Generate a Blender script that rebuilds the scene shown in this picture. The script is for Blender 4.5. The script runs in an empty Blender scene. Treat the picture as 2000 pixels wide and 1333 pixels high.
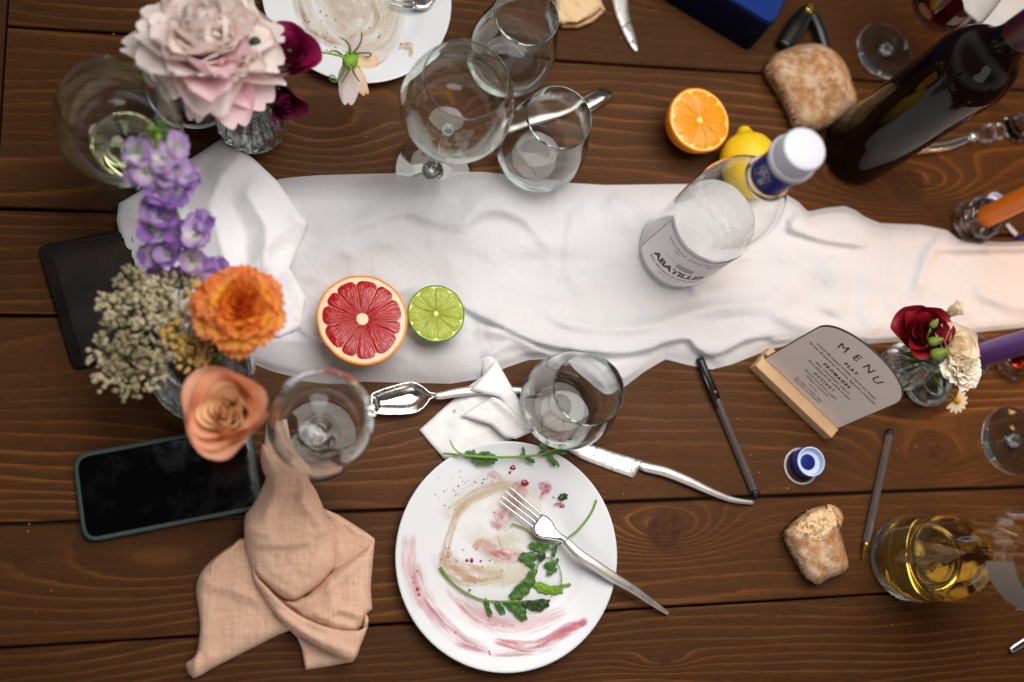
import bpy, math, random
import numpy as np
from mathutils import Vector, Matrix, noise as mnoise
from mathutils.geometry import delaunay_2d_cdt
random.seed(7); np.random.seed(7)
S = bpy.context.scene
pi = math.pi
# ------------------------------------------------------------------ camera
F, NAD, HC, YAW = 1944.0, (570.0, 1080.0), 0.87, 0.045
_n = np.array([NAD[0]-1000, -(NAD[1]-666.5), -F]); _n /= np.linalg.norm(_n)
_up = -_n
_ex = np.array([1.0, 0, 0]); _ex -= _ex@_up*_up; _ex /= np.linalg.norm(_ex)
_ey = np.cross(_up, _ex)
_c, _s = math.cos(YAW), math.sin(YAW)
RM = np.array([[_c, _s, 0], [-_s, _c, 0], [0, 0, 1.0]]) @ np.array([_ex, _ey, _up])   # world = RM @ camera

def P(x, y, z=0.0):
    """a point of the place seen at photo pixel (x, y), at height z above the table top"""
    d = RM @ np.array([x-1000.0, -(y-666.5), -F]); t = (HC-z)/-d[2]
    return Vector((d[0]*t, d[1]*t, z))
def PX(p):
    c = RM.T @ (np.array(p, float)-np.array([0, 0, HC])); return (1000+F*c[0]/-c[2], 666.5-F*c[1]/-c[2])
def RP(x, y, r, z=0.0): return (P(x+r, y, z)-P(x-r, y, z)).length/2

cd = bpy.data.cameras.new('camera'); cam = bpy.data.objects.new('camera', cd); S.collection.objects.link(cam)
m = Matrix([list(r) for r in RM]).to_4x4(); m.translation = (0, 0, HC); cam.matrix_world = m
cd.sensor_width = 36; cd.lens = 35; cd.clip_start = .02; cd.clip_end = 50
cd.dof.use_dof = True
_f = P(900, 850, .006); cd.dof.focus_distance = -(RM.T @ (np.array(_f)-np.array([0, 0, HC])))[2]
cd.dof.aperture_fstop = 1.9; cd.dof.aperture_blades = 9
S.camera = cam
# ------------------------------------------------------------------ world and lamps
W = bpy.data.worlds.new('World'); S.world = W; W.use_nodes = True
bg = W.node_tree.nodes['Background']; bg.inputs[1].default_value = 1.0
# under a canopy: bright open sides all round at the horizon, dimmer cloth overhead and ground below
_t = W.node_tree.nodes.new('ShaderNodeTexCoord'); _x = W.node_tree.nodes.new('ShaderNodeSeparateXYZ'); _r = W.node_tree.nodes.new('ShaderNodeValToRGB'); _m = W.node_tree.nodes.new('ShaderNodeMath')
_m.operation = 'MULTIPLY_ADD'; _m.inputs[1].default_value = .5; _m.inputs[2].default_value = .5
W.node_tree.links.new(_t.outputs['Generated'], _x.inputs[0]); W.node_tree.links.new(_x.outputs[2], _m.inputs[0]); W.node_tree.links.new(_m.outputs[0], _r.inputs[0]); W.node_tree.links.new(_r.outputs[0], bg.inputs[0])
for _i, (_p, _v) in enumerate([(0, .05), (.45, .10), (.53, .78), (.60, .68), (.70, .08), (1, .05)]):
    _e = _r.color_ramp.elements[_i] if _i < 2 else _r.color_ramp.elements.new(_p)
    _e.position = _p; _e.color = (_v*.97, _v*.97, _v, 1)
def lamp(name, kind, loc, power, col, aim=None, **k):
    l = bpy.data.lights.new(name, kind); l.energy = power; l.color = col
    for a, b in k.items(): setattr(l, a, b)
    o = bpy.data.objects.new(name, l); S.collection.objects.link(o); o.location = loc
    if aim is not None: o.rotation_euler = (Vector(aim)-Vector(loc)).to_track_quat('-Z', 'Y').to_euler()
    return o
lamp('canopy_light', 'AREA', (.36, .42, .92), 7.2, (1, .975, .95), aim=(.30, .12, 0), shape='ELLIPSE', size=.95, size_y=.70, spread=math.radians(120))
lamp('side_fill', 'AREA', (.15, -1.0, .85), 3.0, (1, .98, .96), aim=(.5, .1, .1), shape='ELLIPSE', size=.9, size_y=.5)  # added fill lamp out of view, brightens menu card, bottle label and glass sides
lamp('orange_candle_flame', 'POINT', (.86, .27, .30), 1.7, (1, .52, .20), shadow_soft_size=.009)
lamp('purple_candle_flame', 'POINT', (.93, .16, .26), 2.2, (1, .52, .20), shadow_soft_size=.009)
for i, (x, y, z) in enumerate([(.9, .9, 1.1), (1.15, .55, 1.2), (-.5, 1.0, 1.3), (.4, -.75, 1.2)]):
    lamp('string_bulb', 'POINT', (x, y, z), .9, (1, .62, .30), shadow_soft_size=.018)
S.view_settings.view_transform = 'Standard'; S.view_settings.look = 'None'
S.view_settings.exposure = -.32; S.view_settings.gamma = 1.0
S.render.engine = 'CYCLES'
cy = S.cycles
cy.use_denoising = True; cy.max_bounces = 26; cy.transmission_bounces = 24; cy.transparent_max_bounces = 16
cy.glossy_bounces = 18; cy.diffuse_bounces = 4
cy.caustics_refractive = True; cy.caustics_reflective = False; cy.blur_glossy = .6
cy.sample_clamp_indirect = 5.0; cy.sample_clamp_direct = 12.0

# ------------------------------------------------------------------ object helpers
COL = S.collection
def tag(o, label=None, cat=None, group=None, kind=None):
    if label: o['label'] = label
    if cat: o['category'] = cat
    if group: o['group'] = group
    if kind: o['kind'] = kind
    return o
def thing(name, label, cat, loc, group=None):
    o = bpy.data.objects.new(name, None); COL.objects.link(o); o.location = loc; o.empty_display_size = .01
    return tag(o, label, cat, group)
class MB:
    def __init__(s): s.v = []; s.f = []; s.uv = []
    def add(s, v, f, uv=None):
        b = len(s.v); s.v += [Vector(p) for p in v]; s.f += [tuple(i+b for i in q) for q in f]
        s.uv += list(uv) if uv is not None else [(0, 0)]*len(v)
        return s
    def xf(s, M): s.v = [M @ p for p in s.v]; return s
WL = {}
def wloc(o):
    L = Vector((0, 0, 0))
    while o is not None: L = L+Vector(o.location); o = o.parent
    return L
def build(name, mb, mat, parent=None, smooth=True, origin=None, sharp=None, mesh=None):
    """vertices of mb are in world coordinates"""
    if not isinstance(mb, MB): t = MB(); t.add(*mb); mb = t
    if origin is None:
        origin = wloc(parent) if parent else (sum(mb.v, Vector())/len(mb.v))
        if not parent: origin = Vector((origin.x, origin.y, min(p.z for p in mb.v)))
    origin = Vector(origin)
    me = bpy.data.meshes.new(name); me.from_pydata([tuple(p-origin) for p in mb.v], [], mb.f)
    uvl = me.uv_layers.new(name='UVMap')
    li = np.zeros(len(me.loops), dtype=np.int32); me.loops.foreach_get('vertex_index', li)
    uvl.data.foreach_set('uv', np.array(mb.uv, dtype=np.float32)[li].ravel())
    me.materials.append(mat)
    if smooth: me.shade_smooth()
    if sharp: me.set_sharp_from_angle(angle=math.radians(sharp))
    o = bpy.data.objects.new(name, me); COL.objects.link(o)
    if parent:
        o.parent = parent; o.location = origin-wloc(parent)
    else: o.location = origin
    return o

def lathe(prof, c=(0, 0, 0), n=48, M=None, wob=None, closed=False):
    v = []; f = []; uv = []; m_ = len(prof)
    for i in range(n):
        a = 2*pi*i/n
        for j, (r, z) in enumerate(prof):
            k = wob(a, j, r, z) if wob else 1.0
            v.append(Vector((r*k*math.cos(a), r*k*math.sin(a), z))); uv.append((i/n, j/(m_-1)))
    for i in range(n):
        i2 = (i+1) % n
        for j in range(m_-1 if not closed else m_):
            j2 = (j+1) % m_
            f.append((i*m_+j, i2*m_+j, i2*m_+j2, i*m_+j2))
    if M: v = [M @ p for p in v]
    c = Vector(c)
    return [p+c for p in v], f, uv
def spl(pts, k=6, close=False):
    pts = [np.array(p, float) for p in pts]; n = len(pts); out = []
    rng = range(n if close else n-1)
    for i in rng:
        if close: a, b, c, d = pts[(i-1) % n], pts[i], pts[(i+1) % n], pts[(i+2) % n]
        else: a, b, c, d = pts[max(i-1, 0)], pts[i], pts[i+1], pts[min(i+2, n-1)]
        for t in np.linspace(0, 1, k, endpoint=False):
            out.append(.5*((2*b)+(c-a)*t+(2*a-5*b+4*c-d)*t*t+(3*b-a-3*c+d)*t**3))
    if not close: out.append(pts[-1])
    return out
def sweep(path, wr, hr=None, n=10, up=(0, 0, 1), cap=True):
    """tube along 3-D points; half width wr and half height hr may be lists"""
    path = [Vector(p) for p in path]; m_ = len(path)
    wr = list(wr) if hasattr(wr, '__len__') else [wr]*m_
    hr = wr if hr is None else (list(hr) if hasattr(hr, '__len__') else [hr]*m_)
    def rs(a): return list(np.interp(np.linspace(0, 1, m_), np.linspace(0, 1, len(a)), a)) if len(a) != m_ else a
    wr, hr = rs(wr), rs(hr); v = []; f = []; uv = []
    for i, p in enumerate(path):
        t = (path[min(i+1, m_-1)]-path[max(i-1, 0)]).normalized()
        u = Vector(up)
        if abs(t.dot(u)) > .98: u = Vector((0, 1, 0))
        s = t.cross(u).normalized(); w = s.cross(t).normalized()
        for k in range(n):
            a = 2*pi*k/n; v.append(p+s*math.cos(a)*wr[i]+w*math.sin(a)*hr[i]); uv.append((i/(m_-1), k/n))
    for i in range(m_-1):
        for k in range(n):
            k2 = (k+1) % n; f.append((i*n+k, (i+1)*n+k, (i+1)*n+k2, i*n+k2))
    if cap:
        f.append(tuple(range(n))); f.append(tuple((m_-1)*n+k for k in range(n))[::-1])
    return v, f, uv
def pxsweep(pts, zs, wpx, hr, n=10, k=6):
    """pts: photo pixels, zs heights, wpx: widths in photo pixels"""
    q = spl([(a[0], a[1], z) for a, z in zip(pts, zs)], k)
    path = [P(a[0], a[1], a[2]) for a in q]
    w = np.interp(np.linspace(0, 1, len(q)), np.linspace(0, 1, len(wpx)), wpx)
    wr = [RP(a[0], a[1], b/2, a[2]) for a, b in zip(q, w)]
    return sweep(path, wr, hr, n)
def blob(c, rx, ry, rz, n=10, m_=7, amp=0, fr=60, seed=0, M=None):
    v = [Vector((0, 0, -rz))]; f = []; uv = [(0, 0)]
    for j in range(1, m_):
        t = pi*j/m_
        for i in range(n):
            a = 2*pi*i/n; v.append(Vector((rx*math.sin(t)*math.cos(a), ry*math.sin(t)*math.sin(a), -rz*math.cos(t)))); uv.append((i/n, j/m_))
    v.append(Vector((0, 0, rz))); uv.append((0, 1)); L = len(v)-1
    for i in range(n):
        i2 = (i+1) % n; f.append((0, 1+i2, 1+i)); f.append((L, 1+(m_-2)*n+i, 1+(m_-2)*n+i2))
        for j in range(m_-2): f.append((1+j*n+i, 1+j*n+i2, 1+(j+1)*n+i2, 1+(j+1)*n+i))
    if amp: v = [p*(1+amp*mnoise.noise(p*fr+Vector((seed, seed, 0)))) for p in v]
    if M: v = [M @ p for p in v]
    return [p+Vector(c) for p in v], f, uv
def seg_dist(pt, poly, close=True):
    a = np.array(poly, float); b = np.roll(a, -1, 0) if close else a[1:]
    if not close: a = a[:-1]
    d = b-a; L = (d**2).sum(1)+1e-12
    t = np.clip(((pt[:, None, :]-a)*d).sum(2)/L, 0, 1)
    return np.sqrt(((pt[:, None, :]-(a+t[..., None]*d))**2).sum(2))
def inside(pt, poly):
    a = np.array(poly, float); b = np.roll(a, -1, 0); r = np.zeros(len(pt), bool)
    for p, q in zip(a, b):
        if p[1] == q[1]: continue
        c = ((p[1] > pt[:, 1]) != (q[1] > pt[:, 1])) & (pt[:, 0] < (q[0]-p[0])*(pt[:, 1]-p[1])/(q[1]-p[1])+p[0]); r ^= c
    return r
def puff(poly, z0, bulge=.002, edge=8, sp=6, thick=.001, amp=0, fr=.05, fn=None, smooth_k=0, seed=0, flat_bottom=False, power=.5, world=False):
    """a sheet or body traced as a polygon of photo pixels and given height; closed underneath"""
    if smooth_k: poly = [tuple(p) for p in spl(poly, smooth_k, True)]
    poly = np.array(poly, float)
    # resample boundary
    out = []
    for i in range(len(poly)):
        a, b = poly[i], poly[(i+1) % len(poly)]; L = np.hypot(*(b-a)); k = max(1, int(round(L/sp)))
        for t in range(k): out.append(a+(b-a)*t/k)
    bd = np.array(out)
    lo, hi = bd.min(0), bd.max(0)
    gx, gy = np.meshgrid(np.arange(lo[0]+sp*.5, hi[0], sp), np.arange(lo[1]+sp*.5, hi[1], sp))
    g = np.stack([gx.ravel(), gy.ravel()], 1)
    if len(g):
        g = g+np.random.RandomState(3).uniform(-.2, .2, g.shape)*sp
        g = g[inside(g, bd)]
    if len(g): g = g[seg_dist(g, bd).min(1) > sp*.45]
    pts = [Vector(p) for p in bd]+[Vector(p) for p in g]
    nb = len(bd)
    V2, E2, F2, ov, oe, of = delaunay_2d_cdt(pts, [(i, (i+1) % nb) for i in range(nb)], [], 1, 1e-5)
    X = np.array([tuple(p) for p in V2]); d = seg_dist(X, bd).min(1)
    t = np.clip(d/edge, 0, 1); prof = (1-(1-t)**2)**power
    Z = z0+bulge*prof
    if amp: Z = Z+np.array([amp*mnoise.fractal(Vector((p[0]*fr+seed, p[1]*fr, seed*1.7)), .6, 2.1, 4) for p in X])*np.minimum(1, t+.15)
    if fn is not None: Z = Z+np.array([fn(p[0], p[1]) for p in X])
    top = [P(p[0], p[1], z) for p, z in zip(X, Z)]
    nv = len(top)
    base = min(Z.min(), z0)-thick
    bot = [Vector((p.x, p.y, (z0-thick) if flat_bottom else p.z-thick)) for p in top]
    F2 = [tuple(q) for q in F2 if len(q) >= 3]
    # orient upwards
    ff = []
    for q in F2:
        a, b, c = (top[q[0]], top[q[1]], top[q[2]]); nz = (b-a).cross(c-a).z
        ff.append(q if nz > 0 else q[::-1])
    cnt = {}
    for q in ff:
        for i in range(len(q)):
            e = (q[i], q[(i+1) % len(q)]); cnt[e] = cnt.get(e, 0)+1
    sides = [(b, a, a+nv, b+nv) for (a, b) in cnt if (b, a) not in cnt]
    uv = [(p[0]/100, p[1]/100) for p in X]
    return top+bot, ff+[tuple(i+nv for i in q[::-1]) for q in ff]+sides, uv+uv

# ------------------------------------------------------------------ material helpers
def srgb(r, g, b):
    return tuple(((c/255)/12.92 if c/255 <= .04045 else ((c/255+.055)/1.055)**2.4) for c in (r, g, b))+(1,)
class NT:
    def __init__(s, name):
        s.m = bpy.data.materials.new(name); s.m.use_nodes = True; s.t = s.m.node_tree; s.t.nodes.clear()
        s.out = s.n('ShaderNodeOutputMaterial')
    def n(s, k, **a):
        x = s.t.nodes.new(k)
        for p, v in a.items(): setattr(x, p, v)
        return x
    def put(s, sock, v):
        if isinstance(v, bpy.types.NodeSocket): s.t.links.new(v, sock)
        else: sock.default_value = v
    def math(s, op, a, b=0.0, c=0.0):
        x = s.n('ShaderNodeMath', operation=op); s.put(x.inputs[0], a); s.put(x.inputs[1], b); s.put(x.inputs[2], c); return x.outputs[0]
    def obj(s): return s.n('ShaderNodeTexCoord').outputs['Object']
    def uv(s): return s.n('ShaderNodeTexCoord').outputs['UV']
    def xyz(s, v): x = s.n('ShaderNodeSeparateXYZ'); s.put(x.inputs[0], v); return x.outputs
    def map(s, v, sc=(1, 1, 1), loc=(0, 0, 0), rot=(0, 0, 0)):
        x = s.n('ShaderNodeMapping'); s.put(x.inputs[0], v); x.inputs['Scale'].default_value = sc; x.inputs['Location'].default_value = loc; x.inputs['Rotation'].default_value = rot; return x.outputs[0]
    def noise(s, v, sc, det=4, rough=.55, dist=0):
        x = s.n('ShaderNodeTexNoise'); s.put(x.inputs['Vector'], v); x.inputs['Scale'].default_value = sc; x.inputs['Detail'].default_value = det
        x.inputs['Roughness'].default_value = rough; x.inputs['Distortion'].default_value = dist; return x.outputs[0]
    def vor(s, v, sc, feat='F1'):
        x = s.n('ShaderNodeTexVoronoi', feature=feat); s.put(x.inputs['Vector'], v); x.inputs['Scale'].default_value = sc; return x.outputs['Distance']
    def ramp(s, f, stops, interp='LINEAR'):
        x = s.n('ShaderNodeValToRGB'); s.put(x.inputs[0], f); r = x.color_ramp; r.interpolation = interp
        while len(r.elements) < len(stops): r.elements.new(.5)
        for e, (p, c) in zip(r.elements, stops): e.position = p; e.color = c if hasattr(c, '__len__') else (c, c, c, 1)
        return x.outputs[0]
    def mix(s, f, a, b, mode='MIX'):
        x = s.n('ShaderNodeMix', data_type='RGBA', blend_type=mode); s.put(x.inputs[0], f); s.put(x.inputs[6], a); s.put(x.inputs[7], b); return x.outputs[2]
    def bump(s, h, st=.3, d=.001, nrm=None):
        x = s.n('ShaderNodeBump'); s.put(x.inputs['Height'], h); x.inputs['Strength'].default_value = st; x.inputs['Distance'].default_value = d
        if nrm is not None: s.put(x.inputs['Normal'], nrm)
        return x.outputs[0]
    def pbr(s, col, rough=.5, metal=0, spec=.5, nrm=None, **k):
        x = s.n('ShaderNodeBsdfPrincipled'); s.put(x.inputs['Base Color'], col); s.put(x.inputs['Roughness'], rough); s.put(x.inputs['Metallic'], metal)
        x.inputs['Specular IOR Level'].default_value = spec
        if nrm is not None: s.put(x.inputs['Normal'], nrm)
        for a, b in k.items(): s.put(x.inputs[a.replace('_', ' ')], b)
        return x.outputs[0]
    def mixsh(s, f, a, b): x = s.n('ShaderNodeMixShader'); s.put(x.inputs[0], f); s.put(x.inputs[1], a); s.put(x.inputs[2], b); return x.outputs[0]
    def done(s, sh): s.t.links.new(sh, s.out.inputs[0]); return s.m
def plain(name, col, rough=.5, metal=0, spec=.5, var=.12, vs=60, bump=0, **k):
    t = NT(name); o = t.obj(); nz = t.noise(o, vs)
    c = t.mix(t.math('MULTIPLY', nz, var*2), col, tuple(x*(1-var*2.2) for x in col[:3])+(1,))
    return t.done(t.pbr(c, rough, metal, spec, t.bump(t.noise(o, vs*6), .3, bump) if bump else None, **k))
def glass(name, col=(1, 1, 1, 1), rough=0, ior=1.47):
    t = NT(name); x = t.n('ShaderNodeBsdfGlass'); x.inputs['Color'].default_value = col; x.inputs['Roughness'].default_value = rough; x.inputs['IOR'].default_value = ior
    return t.done(x.outputs[0])
def wood(name, seed, knots=(), dark=1.0, K=60, A=5.0, vertical=False):
    t = NT(name); o = t.obj(); tone = {1: 1.0, 2: .92, 3: 1.03, 4: 1.06, 5: .95, 6: .98, 7: .9}.get(int(round(seed/3.7)), .95)
    if vertical: o = t.map(o, rot=(0, 0, pi/2))
    x, y, z = t.xyz(o)
    lo = t.noise(t.map(o, (1.6, 7, 1), (seed*3.1, seed*1.7, 0)), 1, 2, .45)
    lo2 = t.noise(t.map(o, (9, 40, 1), (seed*1.3, seed, 0)), 1, 3, .5)
    f = t.math('ADD', t.math('MULTIPLY', y, K), t.math('MULTIPLY', lo, A*2))
    f = t.math('ADD', f, t.math('MULTIPLY', lo2, .9))
    kd = None
    for (kx, ky, ax, ay, B, core) in knots:
        dx = t.math('MULTIPLY', t.math('SUBTRACT', x, kx), 1/ax); dy = t.math('MULTIPLY', t.math('SUBTRACT', y, ky), 1/ay)
        r2 = t.math('ADD', t.math('MULTIPLY', dx, dx), t.math('MULTIPLY', dy, dy))
        f = t.math('ADD', f, t.math('MULTIPLY', t.math('EXPONENT', t.math('MULTIPLY', r2, -1)), B))
        if core > 0:
            cx = t.math('MULTIPLY', t.math('SUBTRACT', x, kx), 1/(core*1.15)); cyy = t.math('MULTIPLY', t.math('SUBTRACT', y, ky), 1/core)
            rr = t.math('SQRT', t.math('ADD', t.math('MULTIPLY', cx, cx), t.math('MULTIPLY', cyy, cyy)))
            rr = t.math('ADD', rr, t.math('MULTIPLY', t.noise(o, 90, 2), .5))
            kk = t.ramp(t.math('MULTIPLY', rr, .5), [(.5, 1.0), (.68, 0.0)])
            kd = kk if kd is None else t.math('MAXIMUM', kd, kk)
    fr = t.math('FRACT', f)
    ring = t.ramp(fr, [(0, .15), (.25, .22), (.62, .45), (.8, .95), (.88, 1.0), (.97, .25), (1, .15)])
    fade = t.ramp(t.noise(t.map(o, (2.5, 9, 1), (seed, 5, 0)), 1, 3), [(.35, .3), (.62, 1)])
    ringc = t.math('MULTIPLY', ring, fade)
    fib = t.noise(t.map(o, (22, 900, 30), (seed, 0, 0)), 1, 3, .65)
    fib2 = t.noise(t.map(o, (90, 2600, 60), (seed, 3, 0)), 1, 2, .6)
    blo = t.noise(t.map(o, (4, 9, 1), (seed*2, 1, 0)), 1, 4, .6)
    c = t.ramp(ringc, [(0, srgb(*[q*tone for q in (75, 45, 20)])), (.35, srgb(*[q*tone for q in (88, 53, 24)])), (.7, srgb(*[q*tone for q in (113, 70, 33)])), (1, srgb(*[q*tone for q in (138, 88, 42)]))])
    c = t.mix(t.ramp(fib, [(.3, .55), (.6, 0.0)]), c, srgb(50, 30, 14))
    c = t.mix(t.ramp(fib2, [(.55, 0.0), (.75, .35)]), c, srgb(150, 104, 60))
    c = t.mix(t.ramp(blo, [(.3, .42), (.65, 0.0)]), c, srgb(62, 37, 18))
    pit = t.ramp(t.noise(t.map(o, (120, 420, 1), (seed, 7, 0)), 1, 2, .5), [(.70, 0.0), (.76, .7)])
    c = t.mix(pit, c, srgb(34, 22, 14))
    scr = t.ramp(t.noise(t.map(o, (14, 1500, 1), (seed, 2, 0), (0, 0, .12)), 1, 1, .4), [(.73, 0.0), (.76, .35)])
    c = t.mix(scr, c, srgb(150, 112, 74))
    if kd is not None:
        kc = t.ramp(t.noise(o, 160, 3), [(.3, srgb(50, 28, 17)), (.7, srgb(86, 48, 27))])
        c = t.mix(t.math('MULTIPLY', kd, .85), c, kc)
    if dark != 1: c = t.mix(1.0, c, (dark, dark, dark, 1), 'MULTIPLY')
    h = t.math('ADD', t.math('MULTIPLY', ringc, .8), t.math('MULTIPLY', fib, .55))
    rg = t.ramp(t.noise(o, 12, 4), [(.3, .42), (.7, .60)])
    return t.done(t.pbr(c, rg, 0, .10, t.bump(h, .5, .0005)))

M = {}
M['glass'] = glass('clear_glass', (.985, .995, .99, 1), 0, 1.47)
M['glass_green'] = glass('greenish_glass', (.975, .995, .985, 1), 0, 1.47)
M['pet'] = glass('bottle_plastic', (.998, 1, 1, 1), .0, 1.33)
t = NT('water'); _g = t.n('ShaderNodeBsdfGlass'); _g.inputs['Color'].default_value = (.93, .945, .95, 1); _g.inputs['Roughness'].default_value = .03; _g.inputs['IOR'].default_value = 1.33; t.put(_g.inputs['Normal'], t.bump(t.noise(t.obj(), 70, 3), .6, .002)); M['water'] = t.done(_g.outputs[0])
M['white_wine'] = glass('white_wine', (.93, .80, .50, 1), 0, 1.34)
M['pale_wine'] = glass('pale_wine', (.985, .97, .86, 1), 0, 1.34)
M['red_wine'] = glass('red_wine', (.30, .02, .03, 1), 0, 1.34)
t = NT('dark_bottle_glass'); M['dark_bottle'] = t.done(t.pbr(t.mix(t.noise(t.obj(), 25), srgb(20, 10, 6), srgb(9, 7, 6)), .06, 0, .2))
t = NT('polished_steel'); o = t.obj()
M['steel'] = t.done(t.pbr(srgb(222, 216, 210), t.ramp(t.noise(o, 70, 5), [(.35, .10), (.7, .26)]), 1, .5, t.bump(t.noise(t.map(o, (400, 400, 400)), 1, 2), .05, .0003)))
t = NT('satin_steel'); o = t.obj()
M['satin'] = t.done(t.pbr(t.mix(t.noise(o, 50, 4), srgb(228, 222, 214), srgb(206, 200, 194)), t.ramp(t.noise(o, 90, 5), [(.35, .40), (.7, .52)]), 1, .5, t.bump(t.noise(t.map(o, (300, 300, 300)), 1, 2), .08, .0003)))
t = NT('smudged_blade'); o = t.obj()
sm = t.ramp(t.noise(o, 130, 4, .7), [(.54, 0.0), (.64, 1)])
M['blade'] = t.done(t.pbr(t.mix(sm, srgb(232, 228, 224), srgb(130, 122, 116)), t.math('ADD', .42, t.math('MULTIPLY', sm, .2)), .75, .5))
t = NT('ceramic_white'); o = t.obj()
M['ceramic'] = t.done(t.pbr(t.mix(t.noise(o, 9, 3), srgb(230, 232, 234), srgb(224, 225, 226)), .22, 0, .38))

def cloth_mat(name, col, col2, transl=.35, thr=1500, bumpd=.0004, alpha=0.0, rough=.85):
    t = NT(name); o = t.obj(); x, y, z = t.xyz(o)
    w1 = t.math('SINE', t.math('ADD', t.math('MULTIPLY', x, thr*2), t.math('MULTIPLY', t.noise(o, 30), 5)))
    w2 = t.math('SINE', t.math('ADD', t.math('MULTIPLY', y, thr*2), t.math('MULTIPLY', t.noise(o, 33), 5)))
    slubx = t.noise(t.map(o, (40, 700, 40)), 1, 3, .7); sluby = t.noise(t.map(o, (700, 40, 40)), 1, 3, .7)
    wv = t.math('ADD', t.math('MULTIPLY', t.math('ADD', w1, w2), .25), t.math('ADD', slubx, sluby))
    c = t.mix(t.ramp(t.math('MULTIPLY', t.math('ADD', slubx, sluby), .5), [(.38, 0.0), (.62, 1)]), col2, col)
    cz = t.ramp(t.noise(t.map(o, (1, 1.5, 1), (0, 0, 0), (0, 0, .4)), 11, 3, .55, .6), [(.44, 0.0), (.495, 1), (.56, 0.0)])
    cz2 = t.ramp(t.noise(t.map(o, (1.6, 1, 1), (3, 0, 0), (0, 0, -.5)), 24, 3, .5, .3), [(.46, 0.0), (.495, .6), (.54, 0.0)])
    nb = t.bump(t.math('ADD', cz, cz2), .30, .0012)
    nb = t.bump(wv, .5, bumpd, nb)
    a = t.pbr(c, rough, 0, .25, nb, Sheen_Weight=.15)
    b = t.n('ShaderNodeBsdfTranslucent'); t.put(b.inputs[0], c); t.put(b.inputs[1], nb)
    sh = t.mixsh(transl, a, b.outputs[0])
    if alpha:
        at = t.n('ShaderNodeAttribute', attribute_name='sheer')
        tr = t.n('ShaderNodeBsdfTransparent')
        sh = t.mixsh(t.math('MULTIPLY', at.outputs['Fac'], alpha), sh, tr.outputs[0])
    return t.done(sh)
M['runner'] = cloth_mat('sheer_white_cotton', srgb(236, 234, 236), srgb(231, 229, 231), .17, 5200, .00002, .5)
M['napkin_white'] = cloth_mat('white_organza', srgb(250, 249, 251), srgb(247, 245, 247), .12, 6000, .00002)
M['linen'] = cloth_mat('peach_linen', srgb(252, 214, 186), srgb(236, 190, 160), .2, 3600, .0005)
t = NT('white_paper'); o = t.obj()
b = t.n('ShaderNodeBsdfTranslucent'); b.inputs[0].default_value = srgb(238, 232, 228)
M['paper'] = t.done(t.mixsh(.1, t.pbr(srgb(250, 248, 246), .8, 0, .2, t.bump(t.noise(o, 300), .2, .0002)), b.outputs[0]))

# ------------------------------------------------------------------ ground and table
t = NT('pale_stone_floor'); o = t.obj()
M['ground'] = t.done(t.pbr(t.ramp(t.noise(o, 5, 6), [(.3, srgb(70, 64, 56)), (.7, srgb(105, 96, 84))]), .8, 0, .3, t.bump(t.noise(o, 60), .5, .003)))
g = build('ground', ([(-8, -8, -.76), (8, -8, -.76), (8, 8, -.76), (-8, 8, -.76)], [(0, 1, 2, 3)]), M['ground'], origin=(0, 0, -.76)); tag(g, kind='structure')
table = thing('dining_table', 'long brown stained plank table that everything is laid out on', 'table', (0, 0, 0))
def plank_box(x0, x1, y0, y1, z0=-.032, z1=0, bev=.0018, wav=0, seed=0):
    mb = MB(); n = 40 if (x1-x0) > (y1-y0) else 2
    secs = []
    for i in range(n+1):
        t_ = i/n; x = x0+(x1-x0)*t_
        e0 = y0+wav*mnoise.noise(Vector((x*6, seed, 0))); e1 = y1+wav*mnoise.noise(Vector((x*6, seed+9, 0)))
        secs.append([(x, e0, z0), (x, e1, z0), (x, e1, z1-bev), (x, e1-bev*.4, z1-bev*.35), (x, e1-bev, z1), (x, e0+bev, z1), (x, e0+bev*.4, z1-bev*.35), (x, e0, z1-bev)])
    v = [p for s_ in secs for p in s_]; f = []
    for i in range(n):
        for k in range(8): k2 = (k+1) % 8; f.append((i*8+k, i*8+k2, (i+1)*8+k2, (i+1)*8+k))
    f.append(tuple(range(8))[::-1]); f.append(tuple(n*8+k for k in range(8)))
    return v, f
XE = -.2437
k1 = P(1303, 1035); k2 = P(1297, 1291); k3 = P(1770, 360); k4 = P(1830, 890); k5 = P(1432+180, 985); k6 = P(860, 215); k7 = P(770, 740); k8 = P(300, 1110); k9 = P(1900, 1010)
rows = [(-.40, -.2035, (), 60, 5, 1), (-.2005, -.0635, ((k2.x, k2.y, .03, .008, 2, .0048), (P(1500, 1330).x, -.17, .12, .03, 3, 0)), 120, 5, 2),
        (-.0615, .0306, ((k1.x, k1.y, .055, .022, 6.0, .0185), (k8.x, k8.y, .10, .03, 3, 0), (P(1100, 1010).x, .02, .05, .01, 2, 0)), 75, 3.5, 3),
        (.0334, .2011, ((k4.x, k4.y, .08, .03, 5, .012), (k7.x, k7.y, .03, .02, 2, .004), (.0, .10, .12, .03, 3, 0)), 85, 5, 4),
        (.2039, .2936, (), 95, 4, 5),
        (.2964, .4611, ((k3.x, k3.y, .10, .03, 7, .020), (k6.x, k6.y, .035, .02, 3, 0), (.02, .37, .09, .04, 4, 0)), 80, 6, 6),
        (.4639, .60, ((.45, .56, .12, .04, 6, .018),), 80, 5, 7), (.603, .76, (), 70, 5, 8)]
for (y0, y1, kn, K, A, sd) in rows:
    build('plank', plank_box(XE+.0012, 2.2, y0, y1, wav=.0007, seed=sd), wood('stained_pine_%d' % sd, sd*3.7, kn, 1.0, K, A), table, smooth=False)
build('end_board', plank_box(XE-.14, XE-.0012, -.6, .9), wood('stained_pine_end', 55, (), .9, 70, 3, True), table, smooth=False)
b = MB()
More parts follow.
